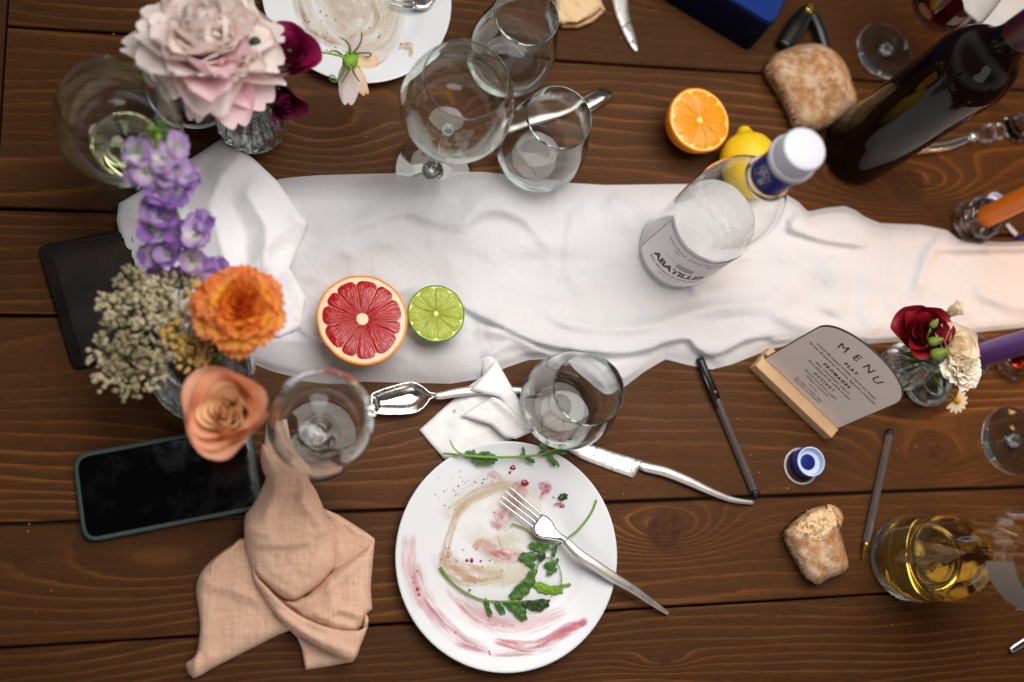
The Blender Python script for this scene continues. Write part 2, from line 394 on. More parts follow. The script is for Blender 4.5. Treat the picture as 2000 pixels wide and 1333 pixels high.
for px_, py_ in ((-.32, -.3), (2.1, -.3), (-.32, .66), (2.1, .66)): pass
for i, (px_, py_) in enumerate(((-.30, -.33), (2.1, -.33), (-.30, .68), (2.1, .68))):
    v = [(px_+a*.035, py_+c*.035, z) for z in (-.76, -.033) for a, c in ((-1, -1), (1, -1), (1, 1), (-1, 1))]
    build('leg', (v, [(0, 1, 2, 3)[::-1], (4, 5, 6, 7), (0, 1, 5, 4), (1, 2, 6, 5), (2, 3, 7, 6), (3, 0, 4, 7)]), wood('stained_pine_leg%d' % i, 70+i), table, smooth=False)

# ------------------------------------------------------------------ runner
TOPE = [(225, 640), (300, 560), (420, 430), (545, 350), (580, 346), (620, 343), (720, 340), (830, 338), (940, 336), (980, 340), (1020, 354), (1100, 357), (1180, 362), (1340, 360), (1440, 364), (1530, 378), (1558, 394), (1578, 414), (1612, 407), (1650, 403), (1672, 412), (1690, 425), (1720, 437), (1800, 440), (1850, 450), (1872, 468), (1960, 474), (2010, 472), (2160, 480)]
BOTE = [(225, 660), (300, 680), (420, 690), (500, 713), (535, 727), (580, 738), (640, 743), (700, 746), (800, 748), (880, 750), (935, 741), (990, 718), (1030, 704), (1060, 702), (1110, 712), (1150, 745), (1178, 772), (1195, 770), (1225, 752), (1260, 725), (1300, 702), (1342, 713), (1390, 722), (1430, 712), (1500, 684), (1560, 669), (1640, 667), (1700, 672), (1750, 668), (1830, 680), (1900, 650), (2000, 640), (2160, 640)]
def il(L, x): return float(np.interp(x, [a for a, b in L], [b for a, b in L]))
# (polyline, height, width on its upper side px, width on its lower side px)
FOLDS = [
 ([(610, 452), (700, 440), (760, 418), (800, 412), (850, 427), (905, 432), (945, 408), (1000, 412), (1050, 450), (1085, 500)], .007, 34, 16),
 ([(560, 560), (640, 505), (740, 462), (800, 440)], .0030, 20, 26),
 ([(870, 560), (907, 600), (971, 632), (1051, 668), (1130, 684), (1206, 690), (1260, 683), (1300, 668), (1344, 661), (1360, 678), (1395, 693), (1455, 664), (1500, 657), (1584, 651)], .0085, 42, 5),
 ([(1040, 600), (1110, 632), (1180, 642), (1260, 640), (1350, 612), (1430, 598), (1500, 592), (1560, 548)], .0070, 14, 22),
 ([(1505, 590), (1530, 616), (1590, 636), (1680, 664)], .006, 5, 24),
 ([(1535, 442), (1560, 452), (1627, 470), (1700, 478)], .006, 30, 9),
 ([(1540, 440), (1575, 420)], .005, 8, 18),
 ([(1785, 590), (1800, 540), (1815, 500), (1835, 470)], .0045, 12, 12),
 ([(1800, 485), (1900, 486), (2010, 484), (2150, 490)], .006, 20, 9),
 ([(1900, 560), (1960, 590), (2010, 600)], .005, 10, 16),
 ([(848, 338), (852, 380), (850, 430), (845, 520)], .0012, 6, 12),
 ([(1085, 358), (1090, 420), (1086, 470), (1070, 560)], .0020, 8, 14),
 ([(1742, 440), (1744, 500), (1742, 570)], .0014, 8, 8),
 ([(1190, 380), (1240, 430), (1260, 500)], .0040, 20, 26),
 ([(1160, 400), (1120, 440), (1110, 520), (1140, 580)], .0035, 26, 16),
 ([(560, 588), (600, 655), (700, 668), (790, 676)], .0022, 22, 4),
 ([(850, 560), (780, 560), (720, 520)], .0030, 24, 24),
 ([(790, 645), (850, 636), (905, 622)], .0035, 12, 4),
 ([(930, 640), (1000, 655), (1060, 690), (1110, 700)], .0050, 8, 16),
 ([(940, 700), (1000, 672), (1080, 676)], .0030, 10, 10),
 ([(1380, 640), (1400, 680), (1400, 716)], .0035, 10, 12),
 ([(1490, 640), (1520, 665), (1600, 660)], .003, 8, 8),
 ([(1340, 560), (1400, 540), (1450, 480)], .006, 22, 22),
 ([(1620, 500), (1640, 560), (1620, 620)], .004, 22, 26),
 ([(1700, 520), (1690, 600), (1720, 650)], .0035, 20, 20),
 ([(700, 350), (760, 380), (900, 380)], .0015, 20, 20)]
def fold_z(X):
    Z = np.zeros(len(X))
    for pl, A, w1, w2 in FOLDS:
        q = np.array(spl(pl, 5)); a = q[:-1]; b_ = q[1:]; d = b_-a; L = (d**2).sum(1)+1e-9
        t_ = np.clip(((X[:, None, :]-a)*d).sum(2)/L, 0, 1); pr = a+t_[..., None]*d; D = np.sqrt(((X[:, None, :]-pr)**2).sum(2))
        k = D.argmin(1); i_ = np.arange(len(X)); dd = D[i_, k]; dv = X-pr[i_, k]
        side = d[k, 0]*dv[:, 1]-d[k, 1]*dv[:, 0]     # >0 : below a left-to-right line
        w = np.where(side > 0, w2, w1)
        s_ = (k+t_[i_, k])/len(a); tap = np.clip(np.sin(np.clip(s_, 0, 1)*pi)*2.2, 0.0, 1)
        if pl[0][0] > 1780 or pl[0][1] < 345: tap = np.clip((1-s_)*4, 0, 1) if pl[0][1] < 345 else np.clip(s_*4, 0, 1)
        Z = np.maximum(Z, A*tap*np.exp(-(dd/w)**2))*0.72+(Z+A*tap*np.exp(-(dd/w)**2))*.28
    return Z
xs = np.arange(236, 2140, 5.0); ts = np.linspace(0, 1, 86)
X = []
for x in xs:
    a, b_ = il(TOPE, x), il(BOTE, x)
    for t_ in ts: X.append((x, a+(b_-a)*t_))
X = np.array(X); Z = np.concatenate([fold_z(X[i:i+4000]) for i in range(0, len(X), 4000)])
nz = np.array([mnoise.fractal(Vector((p[0]*.009, p[1]*.013, 3)), 1.0, 2.0, 2) for p in X])
nz2 = np.array([abs(mnoise.noise(Vector((p[0]*.02+p[1]*.012, p[1]*.022, 8)))) for p in X])
rid = np.array([(1-abs(mnoise.noise(Vector((p[0]*.0062+p[1]*.004, p[1]*.0078-p[0]*.002, 21)))))**5 for p in X]); lng = np.array([max(0, mnoise.noise(Vector((p[0]*.0042+p[1]*.0015, p[1]*.0150-p[0]*.0016, 63)))+.15) for p in X]); rid2 = np.array([(1-abs(mnoise.noise(Vector((p[0]*.011-p[1]*.007, p[1]*.010+p[0]*.003, 41)))))**7 for p in X])
Z = Z*1.35+.0018+np.maximum(nz, -.6)*.0030+rid*.0020+rid2*.0009+lng*.0060
T = np.tile(ts, len(xs)); ed = np.minimum(T, 1-T)*300
Z = .0009+(Z-.0009)*np.clip(ed/14, 0.12, 1); Z = np.maximum(Z, .0008)
nt = len(ts); v = [P(p[0], p[1], z) for p, z in zip(X, Z)]; f = []
for i in range(len(xs)-1):
    for j in range(nt-1): a = i*nt+j; f.append((a, a+1, a+nt+1, a+nt))
runner = build('table_runner', (v, f, [(p[0]/100, p[1]/100) for p in X]), M['runner'])
tag(runner, 'rumpled sheer white cloth runner lying along the middle of the table', 'table runner')
sheer = np.clip(1-ed/40, 0, 1)*.55 + .55*np.clip((X[:, 1]-662)/10, 0, 1)*np.clip((940-X[:, 0])/90, 0, 1) + np.where((X[:, 1] < 400) & (X[:, 0] < 860), .4, 0)*np.clip((400-X[:, 1])/40, 0, 1)
at = runner.data.attributes.new('sheer', 'FLOAT', 'POINT'); at.data.foreach_set('value', np.clip(sheer, 0, 1).astype(np.float32))

def facet(creases):
    cr = [(np.array(p, float), A, w) for p, A, w in creases]
    def fn(x, y):
        z = 0
        for pl, A, w in cr:
            d = seg_dist(np.array([[x, y]]), pl, False).min(); z += A*max(0, 1-d/w)**1.3
        return z
    return fn
wn = build('white_napkin', puff([(432, 272), (342, 330), (300, 358), (232, 398), (228, 430), (236, 480), (258, 520), (285, 545), (360, 620), (470, 640), (545, 660), (590, 640), (598, 580), (566, 524), (603, 436), (588, 418), (540, 352), (497, 312), (482, 300)], .006, .005, 14, 5.5, .0006, .0012, .012,
    facet([([(432, 350), (410, 400), (445, 520)], .010, 45), ([(485, 380), (520, 440), (520, 520)], .012, 40), ([(340, 430), (300, 500), (290, 540)], .006, 40), ([(560, 525), (500, 580)], .007, 40), ([(470, 300), (430, 350)], .005, 40), ([(580, 430), (520, 480), (470, 560)], .007, 36), ([(260, 400), (330, 470)], .004, 40)]), seed=4), M['napkin_white'])
tag(wn, 'crumpled sheer white napkin on the left end of the white runner, behind the orange carnation', 'napkin')

# ------------------------------------------------------------------ paper napkin with a mark
pn = thing('paper_napkin', 'crumpled white paper sheet with a small printed letter, above the plate of arugula', 'paper sheet', P(930, 810))
build('sheet', puff([(819, 840), (905, 762), (942, 735), (938, 690), (958, 696), (972, 706), (1000, 760), (1020, 800), (1036, 818), (1000, 858), (960, 880), (868, 898), (840, 866)], .002, .002, 6, 5, .0004, .0012, .03,
    facet([([(890, 880), (912, 800), (960, 740)], .004, 40), ([(960, 700), (970, 780), (1000, 850)], .007, 30)]), seed=1), M['paper'], pn)
build('folded_flap', puff([(900, 812), (935, 790), (962, 776), (975, 779), (1010, 810), (1048, 840), (1008, 858), (985, 855), (960, 830)], .012, .0035, 8, 4, .0004, .001, .04,
    facet([([(962, 776), (1040, 838)], .005, 16)]), seed=5), M['paper'], pn)
build('folded_flap', puff([(942, 735), (968, 703), (985, 730), (1022, 795), (1036, 818), (1030, 822), (1046, 838), (1000, 806), (975, 776), (950, 770), (918, 762)], .015, .004, 7, 4, .0004, .001, .05, seed=9), M['paper'], pn)

# ------------------------------------------------------------------ writing helper
M['ink'] = plain('black_ink', srgb(24, 24, 26), .6, var=.02)
M['ink_soft'] = plain('grey_ink', srgb(70, 62, 62), .6, var=.02)
def text_mb(s, size, space=1.0, align='CENTER', ext=.0, shear=0.0, off=0.0, xs=1.0):
    c = bpy.data.curves.new('t', 'FONT'); c.body = s; c.size = size; c.align_x = align; c.align_y = 'CENTER'; c.space_character = space; c.shear = shear; c.offset = off
    c.resolution_u = 3
    o = bpy.data.objects.new('t', c); COL.objects.link(o)
    bpy.context.view_layer.update()
    me = bpy.data.meshes.new_from_object(o.evaluated_get(bpy.context.evaluated_depsgraph_get()))
    v = [Vector((p.co.x*xs, p.co.y, 0)) for p in me.vertices]; f = [tuple(q.vertices) for q in me.polygons]
    bpy.data.objects.remove(o); bpy.data.curves.remove(c); bpy.data.meshes.remove(me)
    return v, f
v, f = text_mb('A', .0042)
c0 = P(888, 803, .0068); build('printed_letter', ([c0+Vector((p.x, p.y, 0)) for p in v], f), M['ink_soft'], pn, smooth=False)

# ------------------------------------------------------------------ plates
def plate_z(r, R): 
    u = r/R
    return float(np.interp(u, [0, .60, .66, .74, .9, .985, 1.0], [.0042, .0042, .0058, .0088, .0118, .0136, .0138]))
def plate(px, py, R, label, zz=.0138):
    c = P(px, py, zz); c.z = 0
    top = [(R*u, plate_z(R*u, R)) for u in (0.0001, .2, .4, .55, .60, .63, .66, .70, .74, .82, .9, .95, .985, 1.0)]
    under = [(R*1.002, .0128), (R*.985, .0112), (R*.75, .0062), (R*.62, .0012), (R*.56, .0002), (R*.53, .0014), (0.0001, .0014)]
    o = build('dinner_plate', lathe((top+under)[::-1], c, 96), M['ceramic'], origin=c); tag(o, label, 'plate', 'white plates')
    return c, R
PC, PR = plate(994, 1083, RP(994, 1083, 216, .0138), 'white plate smeared with beetroot, with a fork and arugula on it')
TC, TR = plate(700, -8, RP(700, -8, 184, .0138), 'white plate with brown sauce swirls, cut off by the top edge, behind the peony')
XC, XR = plate(1987, -45, .0838, 'white plate in the top right corner, behind the neck of the dark wine bottle')

def smear_mat(name, col, fx=6, fy=14, thr=.5, soft=.15, amt=.9, seed=0):
    t = NT(name); uv = t.uv(); u, v_, _ = t.xyz(uv)
    n1 = t.noise(t.map(uv, (fx*.55, fy*2.2, 1), (seed, seed*2, 0)), 1, 6, .72, .5)
    n2 = t.noise(t.map(uv, (fx*.9, fy*.35, 1), (seed*3, seed, 0)), 1, 4, .6)
    ed = t.math('MULTIPLY', t.math('MULTIPLY', v_, t.math('SUBTRACT', 1, v_)), 4)
    eu = t.math('MINIMUM', t.math('MULTIPLY', t.math('MULTIPLY', u, t.math('SUBTRACT', 1, u)), 8), 1)
    k = t.math('MULTIPLY', ed, eu)
    a = t.math('ADD', n1, t.math('MULTIPLY', k, .30))
    a = t.ramp(a, [(min(thr+.06, .96), 0.0), (min(thr+.10+soft*1.8, 1), 1.0)])
    a = t.math('MULTIPLY', a, t.ramp(n2, [(.38, .12), (.62, 1.0)]))
    a = t.math('MULTIPLY', t.math('MULTIPLY', a, min(1, amt*1.15)), t.math('MINIMUM', t.math('MULTIPLY', k, 2.5), 1))
    tr = t.n('ShaderNodeBsdfTransparent')
    return t.done(t.mixsh(a, tr.outputs[0], t.pbr(col, .25, 0, .5)))
def smear(name, pts, wpx, mat, parent, C, R, lift=.0003, k=8):
    q = spl(pts, k); v = []; uv = []; n = len(q); m_ = 9
    wl = np.interp(np.linspace(0, 1, n), np.linspace(0, 1, len(wpx)), wpx)
    for i, p in enumerate(q):
        d = q[min(i+1, n-1)]-q[max(i-1, 0)]; d = d/np.hypot(*d); nn = np.array([-d[1], d[0]])
        for j in range(m_):
            s_ = (j/(m_-1)-.5)*wl[i]; w = P(*(p+nn*s_), .008); z = plate_z(min((Vector((w.x, w.y, 0))-C).length, R), R)+lift
            w = P(*(p+nn*s_), z); v.append(w); uv.append((i/(n-1), j/(m_-1)))
    f = [(i*m_+j, i*m_+j+1, (i+1)*m_+j+1, (i+1)*m_+j) for i in range(n-1) for j in range(m_-1)]
    return build(name, (v, f, uv), mat, parent)
fs = thing('sauce_smears', 'pink beetroot streaks and ochre dressing smeared over the plate with the arugula', 'food smear', PC)
pink = srgb(190, 32, 82); pale = srgb(226, 170, 176); ochre = srgb(188, 132, 60); cream = srgb(226, 212, 178)
j = 0
for pts, w, col, fx, fy, thr, amt in [
    ([(810, 1090), (822, 1150), (850, 1200), (900, 1250), (960, 1270)], [34, 44, 40, 30], pink, 4, 10, .56, .75),
    ([(880, 1255), (950, 1275), (1030, 1275), (1090, 1262)], [14, 18, 16], pink, 5, 5, .56, .7),
    ([(960, 1250), (1040, 1262), (1110, 1230), (1150, 1210)], [16, 26, 30, 16], pink, 5, 8, .44, .85),
    ([(1090, 1236), (1120, 1225), (1146, 1215)], [10, 15, 12], srgb(200, 40, 90), 6, 6, .30, .9),
    ([(880, 1130), (920, 1190), (990, 1220), (1060, 1210), (1110, 1190)], [40, 60, 50, 24], pale, 4, 8, .42, .5),
    ([(870, 1150), (930, 1210), (1010, 1222)], [10, 12, 8], pink, 6, 4, .5, .6),
    ([(800, 1040), (800, 1120), (830, 1190)], [30, 40, 40], pale, 3, 8, .46, .5),
    ([(860, 1120), (880, 1040), (905, 990), (960, 955), (1010, 945)], [24, 16, 20, 26, 18], ochre, 4, 9, .50, .55),
    ([(870, 1010), (905, 985), (950, 958), (1000, 950)], [26, 30, 30, 16], srgb(214, 196, 140), 3, 6, .40, .55),
    ([(862, 1075), (880, 1110), (930, 1125), (990, 1120)], [50, 60, 50, 20], srgb(198, 148, 84), 5, 10, .50, .6),
    ([(930, 1100), (985, 1095), (1040, 1105)], [100, 120, 80], cream, 3, 5, .36, .5),
    ([(935, 1060), (980, 1085), (1030, 1085)], [34, 40, 24], pale, 5, 9, .46, .6),
    ([(925, 1075), (940, 1060), (965, 1078), (1000, 1090)], [14, 20, 14], srgb(214, 92, 84), 6, 8, .46, .8),
    ([(1020, 935), (1005, 975), (975, 1020), (965, 1035)], [22, 44, 46, 24], pink, 7, 10, .52, .85),
    ([(1000, 945), (1015, 970), (990, 990)], [30, 44, 30], srgb(210, 100, 90), 6, 9, .50, .6),
    ([(1050, 950), (1070, 950), (1055, 975)], [16, 22, 12], srgb(206, 60, 110), 6, 8, .48, .7),
    ([(1080, 990), (1095, 985), (1102, 992)], [8, 12, 8], pink, 3, 4, .35, .6),
    ([(950, 925), (970, 930), (990, 960)], [16, 22, 18], pale, 5, 6, .5, .7),
    ([(900, 1050), (960, 1000), (1060, 1010)], [140, 170, 100], srgb(232, 220, 208), 2, 4, .34, .35)]:
    j += 1; smear('smear', pts, w, smear_mat('smear_%d' % j, col, fx, fy, thr-(.09 if col not in (pink, pale) else .03), .16, amt, j), fs, PC, PR, .00025+j*.00004)
def dot(x, y, r, col_m, parent, C, R, h=.5, name='drop'):
    z = plate_z(min((P(x, y, .008)-C-Vector((0, 0, .008))).length, R), R); rr = RP(x, y, r, z)
    build(name, blob(P(x, y, z+rr*.15), rr, rr*random.uniform(.7, 1.1), rr*h, 10, 6, .35, 400, random.random()*9), col_m, parent)
M['beet'] = plain('beetroot_juice', srgb(150, 10, 45), .15, spec=.6); M['ochre'] = plain('seed_crumb', srgb(160, 104, 42), .6, spec=.3); M['darkbit'] = plain('dark_crumb', srgb(60, 40, 20), .6)
for x, y, r in [(1002, 914, 5.5), (996, 923, 3), (1025, 943, 7.5), (1016, 951, 4), (1008, 966, 4.5), (1000, 980, 4), (994, 991, 3), (965, 1001, 2.4), (980, 1011, 2.6), (912, 1095, 3.4), (921, 1095, 4), (939, 1096, 2.4), (957, 1095, 2.2), (815, 1116, 2.6), (806, 1128, 2.6), (808, 1138, 2.4), (815, 1151, 4), (818, 1162, 3.6), (955, 1212, 2.3), (983, 1222, 2.4), (955, 1273, 2), (957, 1278, 2), (1096, 990, 3.2), (1081, 972, 2.3), (1021, 970, 3.2), (890, 1235, 1.8), (930, 1262, 1.5)]:
    dot(x, y, r, M['beet'], fs, PC, PR, .35)
rr_ = random.Random(4)
for i in range(70):
    cx, cyy, s_ = rr_.choice([(915, 940, 26), (880, 985, 18), (875, 1080, 16), (940, 1100, 50), (960, 1060, 40), (985, 1110, 40), (935, 945, 18), (890, 965, 20), (1000, 1070, 30)])
    dot(rr_.gauss(cx, s_), rr_.gauss(cyy, s_*.6), rr_.uniform(.7, 2.0), M['ochre'] if rr_.random() < .8 else M['darkbit'], fs, PC, PR, .5, 'crumb')
ts_ = thing('brown_sauce_smears', 'pale brown sauce swirled over the plate behind the pink peony', 'food smear', TC)
for i, (pts, w, col, fx, fy, thr, amt) in enumerate([
    ([(600, -60), (640, 20), (690, 70), (740, 60), (760, -10)], [70, 110, 110, 90], srgb(206, 186, 150), 2, 5, .34, .6),
    ([(575, -20), (590, 30), (620, 70), (670, 90)], [20, 30, 30, 16], srgb(170, 124, 60), 5, 8, .52, .8),
    ([(640, -40), (680, 10), (720, 30)], [60, 70, 40], srgb(216, 198, 166), 4, 12, .42, .7),
    ([(700, -40), (730, 20), (715, 60), (670, 85)], [40, 50, 40, 16], srgb(196, 164, 110), 5, 12, .50, .7),
    ([(780, 95), (800, 90), (803, 115)], [14, 18, 10], srgb(200, 168, 110), 4, 6, .42, .7)]):
    smear('smear', pts, w, smear_mat('brown_smear_%d' % i, col, fx, fy, thr, .2, amt, 30+i), ts_, TC, TR, .00025+i*.00005)
for i in range(46):
    cx, cyy, s_ = rr_.choice([(600, 40, 16), (660, 50, 30), (720, 30, 24), (705, 75, 22), (788, 95, 9), (640, 90, 18)])
    dot(rr_.gauss(cx, s_), rr_.gauss(cyy, s_*.8), rr_.uniform(.8, 2.2), M['ochre'] if rr_.random() < .85 else M['darkbit'], ts_, TC, TR, .5, 'crumb')

# ------------------------------------------------------------------ arugula
def leaf_mat(name, c1, c2):
    t = NT(name); o = t.obj(); c = t.mix(t.noise(o, 120, 3), c1, c2)
    b_ = t.n('ShaderNodeBsdfTranslucent'); t.put(b_.inputs[0], c)
    return t.done(t.mixsh(.2, t.pbr(c, .42, 0, .4, t.bump(t.noise(o, 500), .4, .0004)), b_.outputs[0]))
M['leaf'] = leaf_mat('arugula_green', srgb(84, 128, 42), srgb(48, 92, 30)); M['stem'] = leaf_mat('stem_green', srgb(150, 180, 70), srgb(110, 150, 50)); M['lime_leaf'] = leaf_mat('pale_leaf_green', srgb(150, 190, 50), srgb(106, 160, 40)); M['olive'] = leaf_mat('dark_leaf_green', srgb(60, 84, 40), srgb(36, 56, 28))
def Z3(pts): return [(740+a/2.703, 840+b/2.703) for a, b in pts]
def rag(poly, k0=.1):
    rg_ = []; q_ = spl(poly, 4, True); rl = random.Random(len(poly)*7+int(poly[0][0]))
    cx_ = sum(p[0] for p in q_)/len(q_); cy_ = sum(p[1] for p in q_)/len(q_)
    for i_, p in enumerate(q_):
        k_ = 1+(k0 if (i_//2) % 2 else -k0*.9)*rl.uniform(.3, 1.3); rg_.append((cx_+(p[0]-cx_)*k_, cy_+(p[1]-cy_)*k_))
    return rg_
def sprig(label, x, y, stems, leaves, zb=.008):
    t = thing('arugula_sprig', label, 'salad leaf', P(x, y, zb-.003), 'arugula sprigs')
    for pts, zs, w in stems: build('stem', pxsweep(pts, zs, w, [RP(990, 1080, max(k, .6)/2*.8, .01) for k in w], 8, 5), M['stem'], t)
    for poly, z, mt in leaves:
        build('leaf', puff(rag(poly), z, .0003, 5, 2.6, .00025, .0013, .09, seed=z*900), M[mt], t, sharp=50)
    return t
sprig('long arugula sprig lying across the upper rim of the plate', 985, 892,
 [([(866, 886), (900, 889), (950, 893), (1010, 893), (1060, 887), (1098, 874)], [.014, .019, .021, .020, .019, .018], [4, 5, 5, 5, 4, 3]),
  ([(879, 860), (884, 872), (893, 882), (905, 888)], [.022, .021, .020, .019], [2.4, 2.4, 3, 3])],
 [([(903, 886), (920, 880), (927, 879), (931, 886), (945, 882), (958, 884), (968, 892), (969, 902), (960, 908), (946, 909), (930, 906), (919, 896), (908, 890)], .0165, 'leaf'),
  ([(1014, 891), (1020, 884), (1019, 875), (1023, 874), (1026, 884), (1025, 890)], .018, 'leaf'), ([(1026, 893), (1036, 894), (1045, 901), (1043, 905), (1034, 903), (1024, 896)], .017, 'leaf'),
  ([(1050, 888), (1057, 880), (1057, 866), (1063, 863), (1070, 866), (1069, 880), (1082, 878), (1092, 871), (1100, 872), (1106, 878), (1102, 888), (1090, 886), (1078, 890), (1086, 899), (1093, 907), (1088, 911), (1076, 905), (1068, 893), (1060, 891)], .017, 'leaf')], .012)
def zz(a, z): return [z]*len(a)
s1 = [(860, 1108), (880, 1135), (905, 1155), (940, 1171), (980, 1175), (1030, 1174)]
sprig('curved arugula sprig along the lower left of the plate well', 950, 1170, [(s1, zz(s1, .0075), [6, 4.5, 4, 4, 3.5, 2])],
 [([(945, 1172), (952, 1172), (957, 1186), (962, 1200), (956, 1204), (950, 1194)], .0068, 'leaf'), ([(966, 1176), (978, 1180), (987, 1194), (985, 1200), (974, 1196)], .0068, 'leaf'),
  ([(984, 1175), (1000, 1175), (1018, 1180), (1029, 1200), (1027, 1212), (1015, 1210), (1004, 1198), (990, 1186)], .0075, 'leaf'), ([(1015, 1176), (1040, 1172), (1066, 1170), (1074, 1176), (1068, 1188), (1050, 1194), (1034, 1190), (1020, 1184)], .0072, 'olive'),
  ([(916, 1150), (920, 1152), (917, 1156)], .0068, 'leaf')])
s2 = Z3([(1148, 370), (1120, 440), (1060, 520), (990, 575), (940, 610), (880, 640), (850, 690), (820, 760), (760, 860)])
s2b = Z3([(700, 495), (760, 515), (810, 550), (840, 580), (850, 640)])
sprig('arugula sprig with a long pale stem running under the fork', 1055, 1080, [(s2, [.013, .012, .010, .0085, .008, .008, .0075, .0075, .007], [5, 4, 4, 3, 3, 3, 2.6, 2, 1.4]), (s2b, zz(s2b, .0078), [3, 3, 2.5, 2, 2])],
 [(Z3([(795, 600), (820, 592), (870, 598), (905, 612), (890, 630), (850, 645), (815, 628), (797, 618)]), .0082, 'leaf'), (Z3([(740, 670), (775, 645), (825, 648), (840, 670), (820, 700), (835, 715), (790, 720), (770, 700), (745, 690)]), .0078, 'leaf'),
  (Z3([(690, 890), (705, 850), (740, 810), (775, 780), (795, 740), (825, 720), (830, 770), (810, 830), (770, 880), (740, 900)]), .0072, 'leaf'), (Z3([(920, 620), (942, 615), (935, 655), (920, 676), (915, 650)]), .0085, 'leaf'), (Z3([(840, 650), (880, 650), (870, 690), (845, 690)]), .0085, 'olive')])
s3 = Z3([(860, 670), (910, 680), (950, 720), (965, 790), (950, 830), (910, 880)])
sprig('thin curled arugula stem beside the yellow-green leaf on the plate', 1085, 1125, [(s3, zz(s3, .0078), [2.4, 2.4, 2, 2, 2, 1.6])],
 [(Z3([(868, 715), (895, 695), (925, 690), (945, 675), (948, 700), (930, 720), (945, 735), (925, 755), (905, 768), (885, 760), (892, 735)]), .0078, 'leaf'), (Z3([(960, 815), (985, 812), (1012, 808), (1008, 826), (985, 826), (965, 828)]), .0078, 'stem')])
tag(build('torn_leaf', puff(rag(Z3([(808, 815), (830, 802), (870, 808), (900, 822), (950, 822), (972, 850), (960, 866), (910, 868), (870, 866), (830, 845)]), .08), .006, .0012, 8, 2.6, .0003, .0026, .11), M['lime_leaf']), 'bright yellow-green torn leaf at the lower right of the plate well', 'salad leaf')
tag(build('dark_leaf', puff(rag(Z3([(950, 350), (975, 332), (1005, 335), (1015, 350), (990, 368), (955, 372)]), .08), .0088, .0008, 6, 2.6, .0003, .0018, .12), M['olive']), 'small dark leaf scrap on the upper right rim of the arugula plate', 'salad leaf')

# ------------------------------------------------------------------ cutlery
def rsp(w, n): return list(np.interp(np.linspace(0, 1, n), np.linspace(0, 1, len(w)), w))
fk = thing('fork', 'satin steel fork with four tines resting on the arugula plate', 'fork', P(1150, 1090, .010), 'forks')
b = MB(); b.add(*puff([(1041, 1030), (1045, 1022), (1052, 1012), (1060, 1005), (1070, 1010), (1080, 1020), (1088, 1034), (1099, 1044), (1110, 1052), (1104, 1062), (1090, 1058), (1072, 1055), (1052, 1051), (1042, 1042)], .0135, .0012, 5, 3, .0010, smooth_k=4, fn=lambda x, y: .0035*max(0, min(1, ((x-1041)+(y-1010))/90))))
build('head', b, M['steel'], fk)
for a, c in (((995, 951), (1059, 1007)), ((986, 959), (1054, 1014)), ((979, 968), (1048, 1022)), ((973, 977), (1043, 1031))):
    q = [(a[0]+(c[0]-a[0])*t_, a[1]+(c[1]-a[1])*t_) for t_ in (0, .3, .6, 1)]
    build('tine', pxsweep(q, [.0088, .0105, .0125, .0142], [1.6, 4, 4.6, 5], [.0004, .0008, .0009, .0008], 8), M['steel'], fk)
hp = [(1105, 1056), (1132, 1083), (1162, 1104), (1199, 1129), (1236, 1151), (1273, 1177), (1305, 1199)]
build('handle', pxsweep(hp, [.0185, .0205, .021, .0195, .016, .010, .0035], [15, 20, 21, 20, 16, 12, 7], [.0018, .002, .0019, .0016, .0014, .0013, .0012], 12, 8), M['satin'], fk)
kn = thing('table_knife', 'silver table knife with food-smudged blade, right of the small arugula plate', 'knife', P(1290, 920, 0), 'knives')
build('blade', puff([(1100, 872), (1118, 862), (1150, 867), (1200, 884), (1256, 901), (1258, 908), (1252, 914), (1245, 920), (1241, 928), (1236, 933), (1228, 931), (1180, 914), (1130, 894)], .0022, .0012, 10, 5, .001, smooth_k=3), M['blade'], kn)
hp = [(1250, 907), (1262, 913), (1300, 922), (1345, 940), (1390, 961), (1430, 976), (1471, 982)]
build('handle', pxsweep(hp, [.004, .0045, .005, .006, .006, .005, .0035], [14, 19, 20, 18, 14, 11, 8], [.002, .0026, .0028, .0026, .0022, .0018, .0014], 12, 8), M['satin'], kn)
build('bolster', pxsweep([(1254, 905), (1258, 918)], [.0052, .0052], [3, 3], [.0015, .0015], 8), M['steel'], kn)
kn2 = thing('table_knife', 'knife blade pointing down between the bread slice and the blue box at the top', 'knife', P(1215, 10, 0), 'knives')
build('blade', puff([(1190, -80), (1222, -80), (1226, 0), (1230, 35), (1238, 62), (1247, 96), (1240, 101), (1226, 82), (1210, 48), (1196, 5)], .003, .0015, 8, 5, .001, smooth_k=2), M['blade'], kn2)
hp = [(1206, -70), (1200, -130), (1196, -200)]; build('handle', pxsweep(hp, [.005, .006, .005], [20, 22, 16], [.003, .003, .002], 12, 6), M['satin'], kn2)
sp = thing('spoon', 'polished square-ended silver spoon beside the stemmed glass, its handle under the white paper', 'spoon', P(790, 780, 0), 'spoons')
bowl = [(726, 771), (741, 763), (768, 754), (797, 747), (812, 748), (829, 758), (840, 767), (853, 769), (853, 777), (841, 779), (834, 789), (819, 803), (797, 809), (768, 810), (739, 809), (730, 803), (725, 787)]
build('bowl', puff(bowl, .0115, -.0085, 26, 3.2, .0009, smooth_k=3, power=.8), M['steel'], sp)
build('handle', pxsweep([(850, 773), (860, 773), (900, 766), (940, 763), (985, 763), (1030, 763)], [.0115, .012, .0125, .011, .008, .007], [11, 15, 18, 18, 16, 12], [.0016, .0018, .0018, .0015, .0013, .0012], 12, 6), M['satin'], sp)
s2_ = thing('spoon', 'steel spoon with its handle passing behind the small empty tumbler near the top', 'spoon', P(1140, 200, 0), 'spoons')
